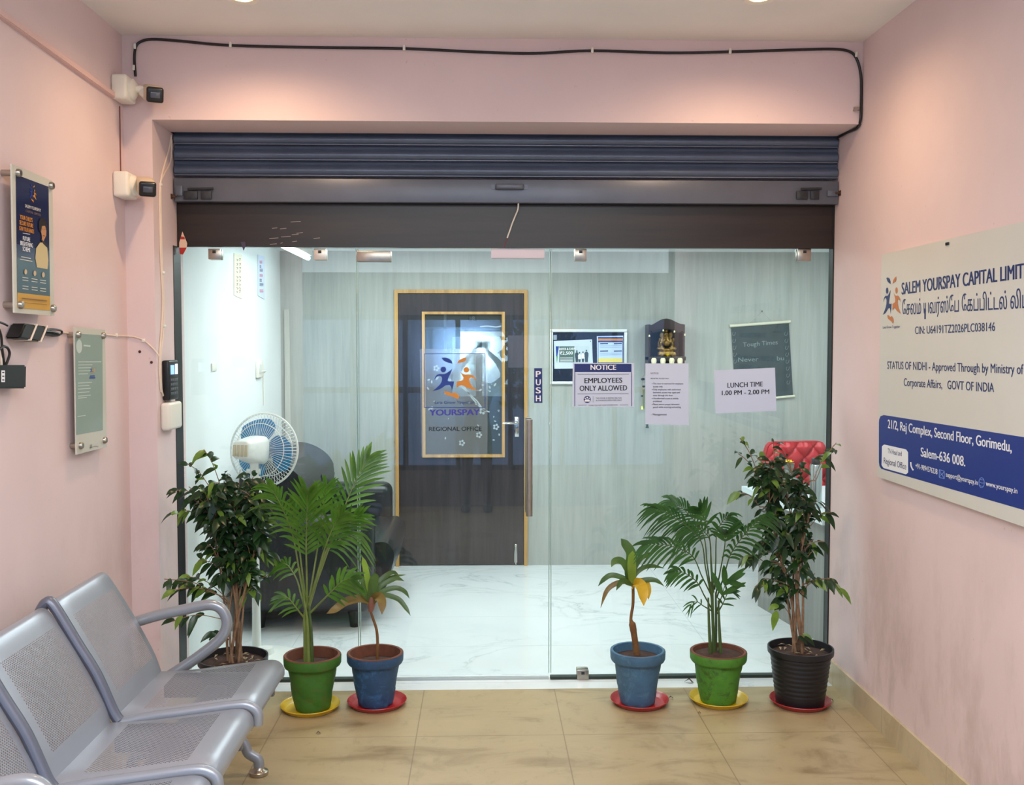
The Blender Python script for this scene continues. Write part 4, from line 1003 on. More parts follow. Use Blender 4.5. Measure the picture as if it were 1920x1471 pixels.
c = onY(1204, 764, yb_); MB().lathe([(0, 0.018), (0.008, 0.014), (0.013, -0.006), (0.016, -0.012), (0, -0.012)], c, 12).build('bell', mat('green brass', (178, 186, 96), 0.25, 0.6), o)
c = onY(1207, 757, yb_); MB().tube([c+V3((0, 0, 0.11)), c-V3((0, 0, 0.035))], 0.007, 8).build('tassel', mat('green tassel', (110, 122, 84), 0.7), o)
o = thing('bead_tassel', 'small dark tassel hanging below the tall access notice', 'tassel', onY(1213, 800, yb_))
MB().tube([onY(1213.5, 780, yb_), onY(1213, 794, yb_)], 0.0015, 6).build('thread', BLACK, o)
MB().lathe([(0, 0.03), (0.008, 0.022), (0.008, 0.004), (0.013, -0.012), (0, -0.014)], onY(1213.5, 799, yb_), 10).build('tassel_head', mat('dark green tassel', (58, 74, 66), 0.7), o)
# slate scroll
Q = [(1371, 611), (1479, 603), (1487, 741), (1380, 752)]
P = [onW(x, y, 0.012) for x, y in Q]
o = thing('chalk_scroll', 'tilted hanging slate chalk scroll with cream rods on the office wall', 'chalkboard', (P[2]+P[3])/2)
MB().prism(P, (0, 0.004, 0)).build('slate_sheet', mat('dark slate cloth', (54, 70, 76), 0.8, 0, 0.18, 9), o, smooth=0)
CR = mat('cream wooden rod', (224, 220, 198), 0.5)
e = onW(1368, 611, 0.014), onW(1482, 602.5, 0.014); MB().tube(e, 0.011, 10).build('hanging_rod', CR, o)
e = onW(1381, 752.5, 0.014), onW(1490, 742, 0.014); MB().tube(e, 0.009, 10).build('hanging_rod', CR, o)
MB().tube([onW(1400, 608, 0.012), onW(1429, 584, 0.004), onW(1452, 605, 0.012)], 0.0008, 4).build('hanging_thread', CR, o)
art = Art(lambda x, y: onW(x, y, 0.012), (0, -1, 0)); CH = mat('chalk', (128, 144, 147), 0.9)
art.text('lettering', CH, 'Tough Times', 1393, 650, 1458, 645, 8, 0.0); art.text('lettering', CH, 'Never        bu', 1384, 678, 1470, 675, 8, 0.0)
for xx, n_ in ((1376, 5), (1474, 8)):
    for k in range(n_):
        y = 622+13*k; x = xx+k*0.6
        art.line('chalk_swirls', CH, [(x+3*cos(a), y+5*sin(a)+a*1.2) for a in [pi*i/5 for i in range(8)]], 0.6)
art.build(o)
tag(MB().tube([onW(1429, 583, 0.0), onW(1429, 583, 0.02)], 0.005, 8).build('wall_nail', DKGREY, origin=onW(1429, 583)), 'dark nail on the office wall above the chalk scroll', 'nail')
# left office wall: two vertical slogans and the socket
def onOL(x, y, d=0.0): return onX(x, y, XOL+d)
for k, (x0, x1, y0, y1, label, sh_) in enumerate(((439, 454, 474, 560, 'cream slogan poster high on the white office wall', 0), (484, 496, 477, 561, 'white slogan poster with red words on the white office wall', 1))):
    P = [onOL(x0, y0, 0.004), onOL(x1, y0+4, 0.004), onOL(x1, y1, 0.004), onOL(x0, y1-7, 0.004)]
    o = thing('slogan_poster', label, 'poster', (P[2]+P[3])/2)
    MB().prism(P, (-0.003, 0, 0)).build('paper', mat('cream paper', (226, 216, 196), 0.8) if not k else PAPER, o, smooth=0)
    art = Art(lambda x, y: onOL(x, y, 0.004), (1, 0, 0)); rnd = random.Random(k)
    if not k:
        for i, y in enumerate((485, 494, 501, 508, 517, 524, 532, 538, 545)):
            for j in range(2): xx = x0+4+5*j; art.line('slogan_print', mat('brown grey print', (110, 104, 96), 0.7), [(xx, y), (xx+rnd.uniform(2, 4), y+rnd.uniform(-2, 3)), (xx+1, y+4)], 0.9)
    else:
        for i, y in enumerate((491, 499, 506, 516, 525, 533, 545)):
            m = mat('rose print', (196, 84, 116), 0.7) if i in (0, 3, 6) else mat('slate print', (70, 84, 104), 0.7); w_ = (5, 3, 6, 6, 4, 7, 7)[i]
            for r_ in range(3): art.line('slogan_print', m, [(x0+2.5, y-2+2*r_), (x0+2.5+w_, y-1.6+2*r_)], 1.1)
    art.build(o)
p = onOL(484, 692)
o = thing('wall_switch', 'white switch plate on the white office wall', 'switch', p)
MB().box((XOL, p.y-0.085, p.z-0.055), (XOL+0.02, p.y+0.085, p.z+0.055), 0.005).build('plate', WHITEP, o)
MB().box((XOL+0.018, p.y-0.055, p.z-0.03), (XOL+0.023, p.y+0.0, p.z+0.035), 0.002).build('rocker', mat('grey white rocker', (206, 212, 210), 0.4), o)
MB().tube([(XOL+0.024, p.y+0.02, p.z-0.014), (XOL+0.03, p.y+0.11, p.z-0.014), (XOL+0.006, p.y+0.13, p.z-0.03), (XOL+0.004, p.y+0.14, p.z-0.25)], 0.004, 6).build('plug_lead', WHITEP, o)
p = onOL(400, 688); tag(MB().box((XOL, p.y-0.05, p.z-0.022), (XOL+0.008, p.y+0.05, p.z+0.022), 0.003).build('blank_plate', WHITEP, origin=p), 'small blank white plate on the office wall near the glass', 'wall plate')
# ------------------------------------------------------------------ pedestal fan
FANW = mat('white fan plastic', (228, 232, 228), 0.35); FANB = mat('blue fan blade', (44, 138, 190), 0.3); FANC = mat('cream fan vents', (196, 188, 158), 0.5)
yF = 5.42
fc = onY(495, 843, yF)
ax = V3((sin(radians(15)), cos(radians(15)), -0.10)).normalized()
zq = ax.to_track_quat('Z', 'Y').to_matrix().to_4x4()
pole = V3((onY(463, 900, yF-0.09).x, yF-0.10, 0))
fan = thing('pedestal_fan', 'white pedestal fan with blue blades in front of the black armchair', 'fan', (pole.x, pole.y, 0))
RG = 68*yF/FPX
b = MB()
b.tube([fc+zq.to_3x3() @ V3((RG*cos(a), RG*sin(a), 0)) for a in [2*pi*i/64 for i in range(64)]], 0.006, 8, True)
for rr, zz in ((0.72, -0.052), (0.72, 0.052), (0.22, -0.065), (0.22, 0.070)):
    b.tube([fc+zq.to_3x3() @ V3((RG*rr*cos(a), RG*rr*sin(a), zz)) for a in [2*pi*i/48 for i in range(48)]], 0.0022, 5, True)
for k in range(64):
    a = 2*pi*k/64
    for sg in (-1, 1):
        b.tube([fc+zq.to_3x3() @ V3((RG*r*cos(a), RG*r*sin(a), sg*z)) for r, z in ((1.0, 0.0), (0.97, 0.022), (0.72, 0.052), (0.2, 0.066 if sg < 0 else 0.070))], 0.0013, 3, caps=False)
b.lathe([(0, 0.070), (RG*0.2, 0.070), (RG*0.22, 0.064)], fc, 24, zq)
b.build('wire_guard', FANW, fan)
for k in range(3):
    b = MB(); rows = []
    a0 = 2*pi*k/3+radians(58)
    for i in range(9):
        r = RG*(0.16+0.70*i/8); w_ = radians(46)*(0.55+0.55*sin(pi*(0.12+0.80*i/8))) if i < 8 else radians(26)
        rows.append([fc+zq.to_3x3() @ V3((r*cos(a0+w_*t+0.25*i/8), r*sin(a0+w_*t+0.25*i/8), 0.022*t-0.004)) for t in (-1, -0.6, -0.2, 0.2, 0.6, 1)])
    b.grid(rows).build('blade', FANB, fan, smooth=180)
MB().lathe([(0, -0.03), (RG*0.18, -0.03), (RG*0.19, 0.02), (RG*0.12, 0.045), (0, 0.048)], fc, 24, zq).build('blade_hub', FANB, fan)
mc = fc-ax*0.13
ro = zq
b = MB(); prof = [(-0.13, 0.040, 0.040), (-0.122, 0.047, 0.047), (-0.08, 0.052, 0.052), (-0.02, 0.062, 0.066), (0.050, 0.070, 0.076), (0.056, 0.068, 0.074)]
def rr_(w, h, n=20):
    out = []
    for i in range(n):
        a = 2*pi*i/n; c_, s_ = cos(a), sin(a); out.append((w*math.copysign(abs(c_)**0.5, c_), h*math.copysign(abs(s_)**0.5, s_)))
    return out
b = MB(); rows = []
for z, w_, h in prof: rows.append([mc+ro.to_3x3() @ V3((x, y, z)) for x, y in rr_(w_, h)])
vr = [[b.b.verts.new(p) for p in row] for row in rows]
for A_, B_ in zip(vr, vr[1:]):
    for j in range(20): b.b.faces.new((A_[j], A_[(j+1) % 20], B_[(j+1) % 20], B_[j]))
b.b.faces.new(vr[0][::-1]); b.b.faces.new(vr[-1])
hs_ = b.build('motor_housing', FANW, fan, smooth=60)
b = MB()
for k in range(4):
    x = -0.033+0.022*k; b.box((x-0.008, -0.034, -0.134), (x+0.008, 0.026, -0.124), 0.002, mtx=Matrix.Translation(mc) @ ro)
b.build('rear_vents', FANC, hs_)
nk = mc+V3((0.01, 0, -0.075))
MB().box((nk.x-0.020, nk.y-0.022, nk.z-0.10), (nk.x+0.020, nk.y+0.022, nk.z+0.02), 0.006).tube([(nk.x-0.04, nk.y, nk.z-0.04), (nk.x+0.03, nk.y, nk.z-0.04)], 0.016, 12).build('tilt_neck', FANW, fan)
pole.x = nk.x; pole.y = nk.y
MB().lathe([(0, nk.z-0.06), (0.030, nk.z-0.065), (0.042, nk.z-0.22), (0.040, nk.z-0.36), (0.022, nk.z-0.40), (0.0, nk.z-0.40)], (pole.x, pole.y, 0), 20).build('control_box', FANW, fan)
MB().tube([(pole.x, pole.y, nk.z-0.39), (pole.x, pole.y, 0.05)], [0.018, 0.024], 16).build('pole', FANW, fan)
bx = onZ(528, 1236, 0.0)
MB().lathe([(0, 0.075), (0.04, 0.07), (0.05, 0.04), (0.17, 0.030), (0.205, 0.016), (0.21, 0.0), (0, 0.0)], (pole.x+0.05, pole.y-0.03, 0), 40).build('base', FANW, fan)

# ------------------------------------------------------------------ black sofa along the left office wall
LEA = mat('black leather', (26, 29, 36), 0.33, 0, 0.12, 7, bump=0.12)
yA, yZ = 5.80, 7.16
x0s = -1.46
sf = thing('leather_armchair', 'black leather armchair against the white office wall', 'armchair', (x0s+0.4, (yA+yZ)/2, 0))
xf = -0.64
MB().box((x0s, yA+0.05, 0.11), (xf-0.03, yZ-0.05, 0.40), 0.03, 3).build('base', LEA, sf)
for ya, yb, top, nm in ((yA, yA+0.2, onY(620, 968, 5.86).z, 'arm'), (yZ-0.22, yZ, onY(700, 905, yZ-0.15).z, 'arm')):
    b = MB().box((x0s+0.02, ya, 0.10), (xf, yb, top), 0.065, 5); b.build('armrest', LEA, sf)
MB().box((x0s+0.22, yA+0.2, 0.36), (xf+0.02, yZ-0.22, 0.47), 0.05, 4).build('seat_cushion', LEA, sf)
zf = 0.475
prof = [(xf-0.12, 0.45), (xf-0.02, zf), (xf+0.05, zf+0.005), (xf+0.09, zf-0.03), (xf+0.105, 0.40), (xf+0.09, 0.32), (xf+0.06, 0.22), (xf+0.0, 0.12), (xf-0.04, 0.09), (xf-0.12, 0.12)]
prof = [(p.x, p.z) for p in cr([(x, 0, z) for x, z in prof], 4, True)]
b = MB().prism([(x, yA+0.205, z) for x, z in prof], (0, yZ-yA-0.44, 0)); b.build('front_bolster', LEA, sf)
def backp(yc0, yc1):
    pr = [(x0s-0.0, 0.40), (x0s+0.02, 0.80), (x0s+0.05, 0.93), (x0s+0.14, 0.985), (x0s+0.26, 0.97), (x0s+0.37, 0.90), (x0s+0.42, 0.80), (x0s+0.40, 0.68), (x0s+0.34, 0.55), (x0s+0.30, 0.44)]
    pr = [(p.x, p.z) for p in cr([(x, 0, z) for x, z in pr], 4, True)]
    b = MB().prism([(x, yc0, z) for x, z in pr], (0, yc1-yc0, 0))
    es = [e for e in b.b.edges if abs(e.verts[0].co.y-e.verts[1].co.y) < 1e-5]
    bmesh.ops.bevel(b.b, geom=es, offset=0.03, segments=3, affect='EDGES'); return b
backp(yA+0.12, (yA+yZ)/2).build('back_cushion', LEA, sf, smooth=50); backp((yA+yZ)/2, yZ-0.12).build('back_cushion', LEA, sf, smooth=50)
LEGM = mat('black sofa leg', (18, 18, 20), 0.4)
for x, y in ((x0s+0.14, yA+0.10), (xf-0.12, yA+0.10), (x0s+0.14, yZ-0.12), (xf-0.12, yZ-0.12)):
    MB().lathe([(0, 0.0), (0.028, 0.0), (0.044, 0.11), (0, 0.115)], (x, y, 0), 16).build('leg', LEGM, sf)

# ------------------------------------------------------------------ reception desk and what is on it
DT = 0.735
DC = mat('white desk top', (222, 234, 238), 0.25); DF = m_wood('grey desk laminate', (120, 122, 118), (148, 150, 146), 2, 0.4)
pA = onZ(1429, 1143, 0); pB = onZ(1556, 1214, 0)
dk = thing('reception_desk', 'grey reception desk with a white top at the right of the office', 'desk', (2.3, (pA.y+pB.y)/2, 0))
xd = (pA.x+pB.x)/2; yd0, yd1 = pB.y-0.05, pA.y+0.1
MB().prism([(pA.x, yd1, 0), (pB.x, yd0, 0), (3.0, yd0, 0), (3.0, yd1, 0)], (0, 0, DT-0.035)).build('carcass', DF, dk, smooth=0)
cT0 = onZ(1393, 912, DT); cT1 = onZ(1543, 985, DT-0.035)
MB().prism([(cT0.x, yd1+0.25, DT-0.035), (cT1.x, yd0-0.06, DT-0.035), (3.05, yd0-0.06, DT-0.035), (3.05, yd1+0.25, DT-0.035)], (0, 0, 0.035)).build('desk_top', DC, dk, smooth=0)
MB().box((pB.x+0.0, yd0-0.012, 0), (pB.x+0.03, yd0, DT-0.035)).build('corner_trim', DC, dk, smooth=0)
nf = V3((-(pA.y-pB.y), pA.x-pB.x, 0)).normalized()
def onD(px, py):      # left face of the desk
    r = ray(px, py); n = nf; t = (V3((pB.x, pB.y, 0))-EYE).dot(n)/r.dot(n); return EYE+r*t+n*0.002
o = thing('green_sticker', 'small green sticker on the left face of the reception desk', 'sticker', onD(1510, 1013))
MB().prism([onD(x, y) for x, y in ((1502, 997), (1518, 1001), (1517, 1024), (1502, 1021))], nf*0.001).build('green_card', mat('green sticker card', (70, 150, 110), 0.5), o, smooth=0)
art = Art(onD, nf, 0.0016)
art.line('white_mark', WHITEI, [(1507, 1005), (1507, 1017), (1512, 1018), (1512, 1006)], 1.6); art.build(o)
c = onZ(1529, 951, DT)
bt_ = thing('steel_flask', 'tall steel water flask with a black cap on the reception desk', 'flask', c)
rb = 11.5*c.y/FPX; hb = (951-868)*c.y/FPX
MB().lathe([(0, 0), (rb, 0.0), (rb, hb*0.96), (rb*0.9, hb), (0, hb)], c, 28).build('body', mat('polished flask steel', (176, 184, 182), 0.18, 0.9), bt_)
hc = (868-858)*c.y/FPX
MB().lathe([(0, 0), (rb*0.78, 0), (rb*0.78, hc), (rb*0.7, hc*1.15), (0, hc*1.15)], c+V3((0, 0, hb)), 24).build('cap', BLACK, bt_)
art = Art(lambda x, y: onY(x, y, c.y-rb*0.8), (0, -1, 0)); 
c2 = onZ(1478, 935, DT)
fg = thing('stone_figure', 'grey carved stone figure holding a bowl on the reception desk', 'figurine', c2)
STN = mat('grey carved stone', (118, 122, 112), 0.7, 0, 0.35, 50)
k = c2.y/FPX
MB().lathe([(0, 0), (15*k, 0), (17*k, 8*k), (14*k, 18*k), (16*k, 30*k), (13*k, 42*k), (8*k, 50*k), (7*k, 56*k), (10*k, 62*k), (11*k, 68*k), (0, 68*k)], c2, 20, rfun=lambda a, r, z: 0.12*r*sin(5*a+z*60)).build('carved_body', STN, fg)
bloom('yellow_flower', c2+V3((0, 0, 68*k)), 11*k, 'yellow flower on top of the grey stone figure')
# red quilted chair behind the desk
RCH = mat('red leather', (186, 34, 44), 0.42)
yc = yd1+0.55
rc = thing('office_chair', 'red quilted office chair behind the reception desk', 'chair', (onY(1496, 900, yc).x, yc, 0))
P = [onY(x, y, yc) for x, y in ((1434, 862), (1437, 845), (1442, 834), (1453, 829), (1496, 828), (1535, 827), (1545, 832), (1552, 850), (1556, 880), (1560, 930), (1559, 1000), (1440, 1000), (1437, 930), (1434, 890))]
P = cr(P, 4, True)
def inpoly(x, z):
    k = False
    for (p, q) in zip(P, P[1:]+P[:1]):
        if (p.z > z) != (q.z > z) and x < (q.x-p.x)*(z-p.z)/(q.z-p.z)+p.x: k = not k
    return k
b = MB().prism(P, (0, 0.07, 0))
b.build('back_shell', RCH, rc, smooth=0)
# quilted front: diamond cushions
xa, xb_ = min(p.x for p in P), max(p.x for p in P); za, zb_ = min(p.z for p in P), max(p.z for p in P)
b = MB(); nx, nz = 110, 120; dd = (xb_-xa)/4.6
gv = {}
for i in range(nx+1):
    for j in range(nz+1):
        x = xa+(xb_-xa)*i/nx; z = za+(zb_-za)*j/nz
        if inpoly(x, z):
            u_, w_ = (x*0.9+z*0.75)/dd, (x*0.9-z*0.75)/dd
            h = abs(sin(pi*u_))**0.28*abs(sin(pi*w_))**0.28
            ed = min((V3((x, 0, z))-V3((p.x, 0, p.z))).length for p in P[:44])
            gv[i, j] = b.b.verts.new((x, yc-0.002-0.040*h*min(1, ed/0.05+0.3), z))
for (i, j) in list(gv):
    f = [gv.get(t) for t in ((i, j), (i+1, j), (i+1, j+1), (i, j+1))]
    if all(f): b.b.faces.new(f)
b.build('quilted_pad', RCH, rc, smooth=180)
cx_ = LOC[rc.name].x
MB().box((cx_-0.25, yc-0.5, 0.44), (cx_+0.25, yc, 0.54), 0.04, 3).build('seat', RCH, rc)
MB().tube([(cx_, yc-0.25, 0.44), (cx_, yc-0.25, 0.07)], 0.03, 12).build('column', BLACK, rc)
for i in range(5):
    a = 2*pi*i/5; MB().tube([(cx_, yc-0.25, 0.09), (cx_+0.27*cos(a), yc-0.25+0.27*sin(a), 0.055)], 0.018, 8).ball((cx_+0.27*cos(a), yc-0.25+0.27*sin(a), 0.028), 0.028, n=6).build('leg', BLACK, rc)

# ------------------------------------------------------------------ waiting bench
STL = mat('silver grey paint', (154, 160, 170), 0.34, 0.4); STD = mat('lavender grey casting', (108, 112, 126), 0.36, 0.3)
PERF = m_perf('perforated grey steel', (158, 162, 172))
YE = [3.815, 3.30, 2.79, 2.28]
bn = thing('waiting_bench', 'three seat perforated steel waiting bench along the left pink wall', 'bench', (-1.15, 3.05, 0))
def bx_(px, py, y): p = onY(px, py, y); return p.x, p.z
seat_p = [(-1.226, 0.398), (-1.10, 0.405), (-0.95, 0.425), (-0.84, 0.440), (-0.795, 0.442), (-0.772, 0.432), (-0.760, 0.412), (-0.758, 0.385), (-0.768, 0.365)]
back_p = [(-1.222, 0.394), (-1.245, 0.47), (-1.285, 0.56), (-1.335, 0.66), (-1.39, 0.76), (-1.415, 0.80), (-1.432, 0.812), (-1.452, 0.808), (-1.462, 0.790)]
lift = lambda pr: [(x, z+0.032*max(0.0, min(1.0, 1-(z-0.40)/0.41))) for x, z in pr]
seat_p, back_p = lift(seat_p), lift(back_p)
def panel(name, prof, ya, yb, thick=0.002):
    pr = cr([(x, 0, z) for x, z in prof], 4); L = [0.0]
    for a, c in zip(pr, pr[1:]): L.append(L[-1]+(c-a).length)
    ys = [ya+0.004+(yb-ya-0.008)*t for t in (0, 0.02, 0.25, 0.5, 0.75, 0.98, 1)]
    rows = [[(p.x, y, p.z-(0.006 if y in (ys[0], ys[-1]) else 0)) for y in ys] for p in pr]
    uv = [[(y-ya-0.02, l) for y in ys] for l in L]
    return MB().grid(rows, uv).build(name, PERF, bn, smooth=60)
for k in range(3):
    ya, yb = YE[k+1]+0.014, YE[k]-0.014
    panel('seat', seat_p, ya, yb); panel('backrest', back_p, ya, yb)
# dividing castings follow seat and back
spine = [(-1.455, 0.79), (-1.435, 0.822), (-1.41, 0.812), (-1.335, 0.672), (-1.275, 0.56), (-1.225, 0.43), (-1.205, 0.395)]
sarm = [(-1.205, 0.385), (-1.10, 0.405), (-0.95, 0.426), (-0.82, 0.444), (-0.775, 0.440), (-0.750, 0.415), (-0.750, 0.375)]
spine, sarm = lift(spine), lift(sarm)
for k, y in enumerate(YE):
    MB().box((-1.22, y-0.012, 0.32), (-0.80, y+0.012, 0.415), 0.008).build('seat_bracket', STD, bn)
    if k in (0, 3): continue
    b = MB().tube([(p.x, y, p.z) for p in cr([(x, 0, z) for x, z in spine], 5)], 0.021, 10, flat=0.85, ref=(0, 1, 0)); b.build('back_casting', STD, bn)
    MB().tube([(p.x, y, p.z) for p in cr([(x, 0, z) for x, z in sarm], 5)], 0.018, 10, ref=(0, 1, 0)).build('seat_casting', STL, bn)
for y in (YE[0]+0.012, YE[3]-0.012):
    ap = [bx_(*p, 3.83) for p in ((258, 1164), (300, 1152), (350, 1141), (390, 1133), (412, 1138), (424, 1155), (425, 1175), (412, 1198), (375, 1228), (340, 1252), (312, 1270))]
    MB().tube([(p.x, y, p.z) for p in cr([(x, 0, z) for x, z in ap], 5)], 0.021, 12, ref=(0, 1, 0)).build('armrest', mat('lavender grey tube', (150, 154, 160), 0.28, 0.35), bn)
MB().box((-1.06, 2.24, 0.29), (-0.98, 3.86, 0.37), 0.01).build('beam', STD, bn)
for y in (YE[0]+0.035, YE[3]+0.1):
    for sx, tip in ((1, -0.872), (-1, -1.36)):
        m_ = -1.02
        b = MB().tube(cr([(m_, y, 0.30), (m_+0.03*sx, y, 0.20), (m_+0.09*sx, y, 0.125), (tip-0.04*sx, y, 0.085), (tip-0.004*sx, y, 0.060), (tip, y, 0.03)], 5), 0.021, 10, flat=0.8); b.build('leg', STL, bn)
        MB().lathe([(0, 0.034), (0.018, 0.032), (0.022, 0.022), (0.036, 0.014), (0.036, 0.002), (0.03, 0.0), (0, 0.0)], (tip, y, 0), 20).build('foot', STEEL, bn)
# ------------------------------------------------------------------ potted plants
def m_painted(name, rgb, under, wear=0.5):
    q = NT(name); v = q.coords(); c = lin(rgb)
    f = q.noise(v, 14, 6, 0.65); col = q.ramp(f, [(0.3, tuple(x*0.8 for x in c)), (0.7, tuple(min(1, x*1.12) for x in c))])
    w = q.noise(v, 22, 7, 0.72, 0.6); col = q.mix(q.mathn('MULTIPLY', q.ramp(w, [(0.53, 0.0), (0.63, 1.0)]), wear), col, lin(under))
    q.link(col, q.b.inputs['Base Color']); q.b.inputs['Roughness'].default_value = 0.62; q.bump(q.noise(v, 60, 4), 0.25, 0.004)
    MC[name] = q.m; return q.m
TERRA = mat('terracotta clay', (108, 64, 46), 0.85, 0, 0.2, 20)
SOIL = mat('brown soil', (66, 42, 32), 0.95, 0, 0.4, 40, bump=0.6)
GRN1 = m_painted('green pot paint', (60, 112, 36), (96, 90, 40)); GRN2 = m_painted('bright green pot paint', (78, 138, 44), (60, 84, 40), 0.7)
BLU1 = m_painted('deep blue pot paint', (42, 76, 112), (60, 120, 170)); BLU2 = m_painted('grey blue pot paint', (70, 108, 138), (86, 128, 156), 0.7)
BLKP = mat('black nursery plastic', (26, 27, 31), 0.42)
def saucer(px, py, wpx, m, label):
    c0 = onZ(px, py, 0.0); R = wpx/2*c0.y/FPX; c = V3((onY(px, py, c0.y+R*0.62).x, c0.y+R*0.62, 0))
    o = MB().lathe([(0, 0.0), (R*0.82, 0.0), (R*0.86, 0.004), (R*0.96, 0.020), (R, 0.024), (R*0.99, 0.027), (R*0.94, 0.023), (R*0.85, 0.007), (R*0.80, 0.005), (0, 0.005)], c, 40).build('pot_saucer', m, origin=c)
    return tag(o, label, 'saucer', 'plastic pot saucers'), c
def clay_pot(o, c, rimw, basew, h, m, rimm, seed, soilz=0.82, z0=0.006):
    R = rimw/2; r = basew/2; rnd = random.Random(seed); ph = rnd.uniform(0, 6); hr = h*0.21
    def groove(a, rr, z):
        if rr < r*0.9 or z > z0+h-hr-0.004: return 0.0015*sin(5*a+ph)
        t = (a*1.0/(2*pi)*3+(z-z0)/h*2.1+ph)%1.0; return -0.0045*max(0, 1-abs(t-0.5)/0.10)+0.0016*sin(3*a+ph+z*40)
    b = MB(); prof = [(0, z0), (r*0.96, z0), (r, z0+0.006)]
    for i in range(1, 15): t = i/14; prof.append((r+(R*0.86-r)*t**0.92, z0+0.006+(h-hr-0.006)*t))
    prof += [(R*0.97, z0+h-hr+0.004), (R, z0+h-hr+0.012), (R*1.01, z0+h-0.008), (R*1.0, z0+h-0.002)]
    b.lathe(prof, c, 56, rfun=groove); b.build('pot', m, o, smooth=60)
    MB().lathe([(R*1.0, z0+h-0.002), (R*0.97, z0+h+0.002), (R*0.90, z0+h), (R*0.87, z0+h-0.02), (R*0.80, z0+h*soilz-0.03)], c, 48).build('pot_rim', rimm, o)
    sz = z0+h*soilz
    MB().lathe([(0, sz+0.012), (R*0.3, sz+0.010), (R*0.6, sz+0.004), (R*0.86, sz-0.002)], c, 40, rfun=lambda a, q, z: 0).build('soil', SOIL, o)
    return sz+0.01
def black_pot(o, c, rimw, basew, h, z0=0.006, soilz=0.88):
    R = rimw/2; r = basew/2; prof = [(0, z0), (r, z0), (r*1.01, z0+0.004)]
    for i in range(1, 61):
        t = i/60; prof.append((r+(R*0.92-r)*t+0.0015*sin(t*2*pi*11)*(0.2 < t < 0.97), z0+0.004+(h-0.03)*t))
    prof += [(R*0.99, z0+h-0.026), (R, z0+h-0.012), (R*0.995, z0+h), (R*0.95, z0+h), (R*0.93, z0+h-0.02), (R*0.88, z0+h*soilz-0.02)]
    MB().lathe(prof, c, 48).build('pot', BLKP, o, smooth=60)
    sz = z0+h*soilz
    MB().lathe([(0, sz+0.010), (R*0.4, sz+0.006), (R*0.92, sz-0.002)], c, 40).build('soil', SOIL, o)
    rnd = random.Random(int(abs(c.x)*1000)); b = MB()
    for k in range(16):
        a = rnd.uniform(0, 6.28); q = rnd.uniform(0.2, 0.8)*R; p = V3((c.x+q*cos(a), c.y+q*sin(a), sz+0.010)); d = V3((cos(a*3), sin(a*3), 0.1))*rnd.uniform(0.008, 0.02)
        b.strip([p-d, p+V3((0, 0, 0.004)), p+d], [0.001, 0.006, 0.001], (0, 0, 1), 0.3)
    b.build('dry_leaves', mat('dry leaf litter', (150, 128, 98), 0.8, 0, 0.4, 60), o, smooth=180)
    return sz+0.006
def m_leaf(name, c1, c2, rough=0.38):
    q = NT(name); f = q.noise(q.coords(), 9, 3); q.link(q.ramp(f, [(0.35, lin(c1)), (0.65, lin(c2))]), q.b.inputs['Base Color'])
    q.b.inputs['Roughness'].default_value = rough
    tl = q.node('ShaderNodeBsdfTranslucent'); tl.inputs[0].default_value = (*lin(c2), 1); mx = q.node('ShaderNodeMixShader'); mx.inputs[0].default_value = 0.25
    q.link(q.b.outputs[0], mx.inputs[1]); q.link(tl.outputs[0], mx.inputs[2]); q.link(mx.outputs[0], q.out.inputs[0]); MC[name] = q.m; return q.m
PALM1 = m_leaf('bright palm leaf', (54, 92, 30), (92, 136, 46)); PALM2 = m_leaf('deep palm leaf', (34, 70, 32), (62, 108, 48))
FIC = m_leaf('dark weeping fig leaf', (22, 46, 26), (42, 74, 36), 0.3); FICL = m_leaf('young weeping fig leaf', (78, 112, 40), (124, 156, 60), 0.35)
BARK = mat('pale brown bark', (138, 108, 82), 0.85, 0, 0.3, 40); STEMG = mat('green palm stem', (112, 128, 62), 0.5, 0, 0.2, 20); STEMD = mat('dark palm stem', (70, 92, 44), 0.5, 0, 0.25, 20)
CAN = mat('brown cane', (122, 84, 44), 0.7, 0, 0.25, 30)
def frond(o, y0, base, mid, tip, dm, dt, n, ll, m, sm, rs=0.004, start=0.45, spread=1.0, droop=0.5, wide=0.008, seed=0, side=None):
    """arched palm frond: picture points base, mid, tip; dm, dt = how far mid and tip stand before (-) or behind the pot centre"""
    rnd = random.Random(seed)
    A, M, T = onY(*base, y0), onY(*mid, y0+dm), onY(*tip, y0+dt)
    pts = cr([A, A.lerp(M, 0.5)+V3((0, 0, 0.0)), M, M.lerp(T, 0.55)+V3((0, 0, 0.02)), T], 8); k = len(pts)
    f = MB(); f.tube(pts, [rs*(1-0.8*i/(k-1)) for i in range(k)], 6).build('stem', sm, o)
    b = MB()
    for i in range(n):
        u = start+(1-start)*(i+0.5)/n; fi = u*(k-1); i0 = min(int(fi), k-2); p = pts[i0].lerp(pts[i0+1], fi-i0); t = (pts[i0+1]-pts[i0]).normalized()
        sd = t.cross(side if side is not None else V3((0, -1, 0.25)))
        sd = sd.normalized() if sd.length > 0.05 else V3((1, 0, 0))
        up = sd.cross(t); L = ll*(0.55+0.6*sin(pi*min(1, (i+1.2)/(n+0.6))))*rnd.uniform(0.85, 1.1)
        for s in (-1, 1):
            d = (sd*s*spread*(1.0-0.55*(i/n))+t*(0.55+0.5*i/n)+up*rnd.uniform(-0.15, 0.25)).normalized()
            q = [p+d*L*v+V3((0, 0, -droop*L*v*v)) for v in (0, 0.2, 0.45, 0.7, 0.9, 1.0)]
            b.strip(q, [wide*0.35, wide*0.9, wide, wide*0.8, wide*0.4, 0.0006], up, 0.18)
    b.build('frond', m, o, smooth=180)

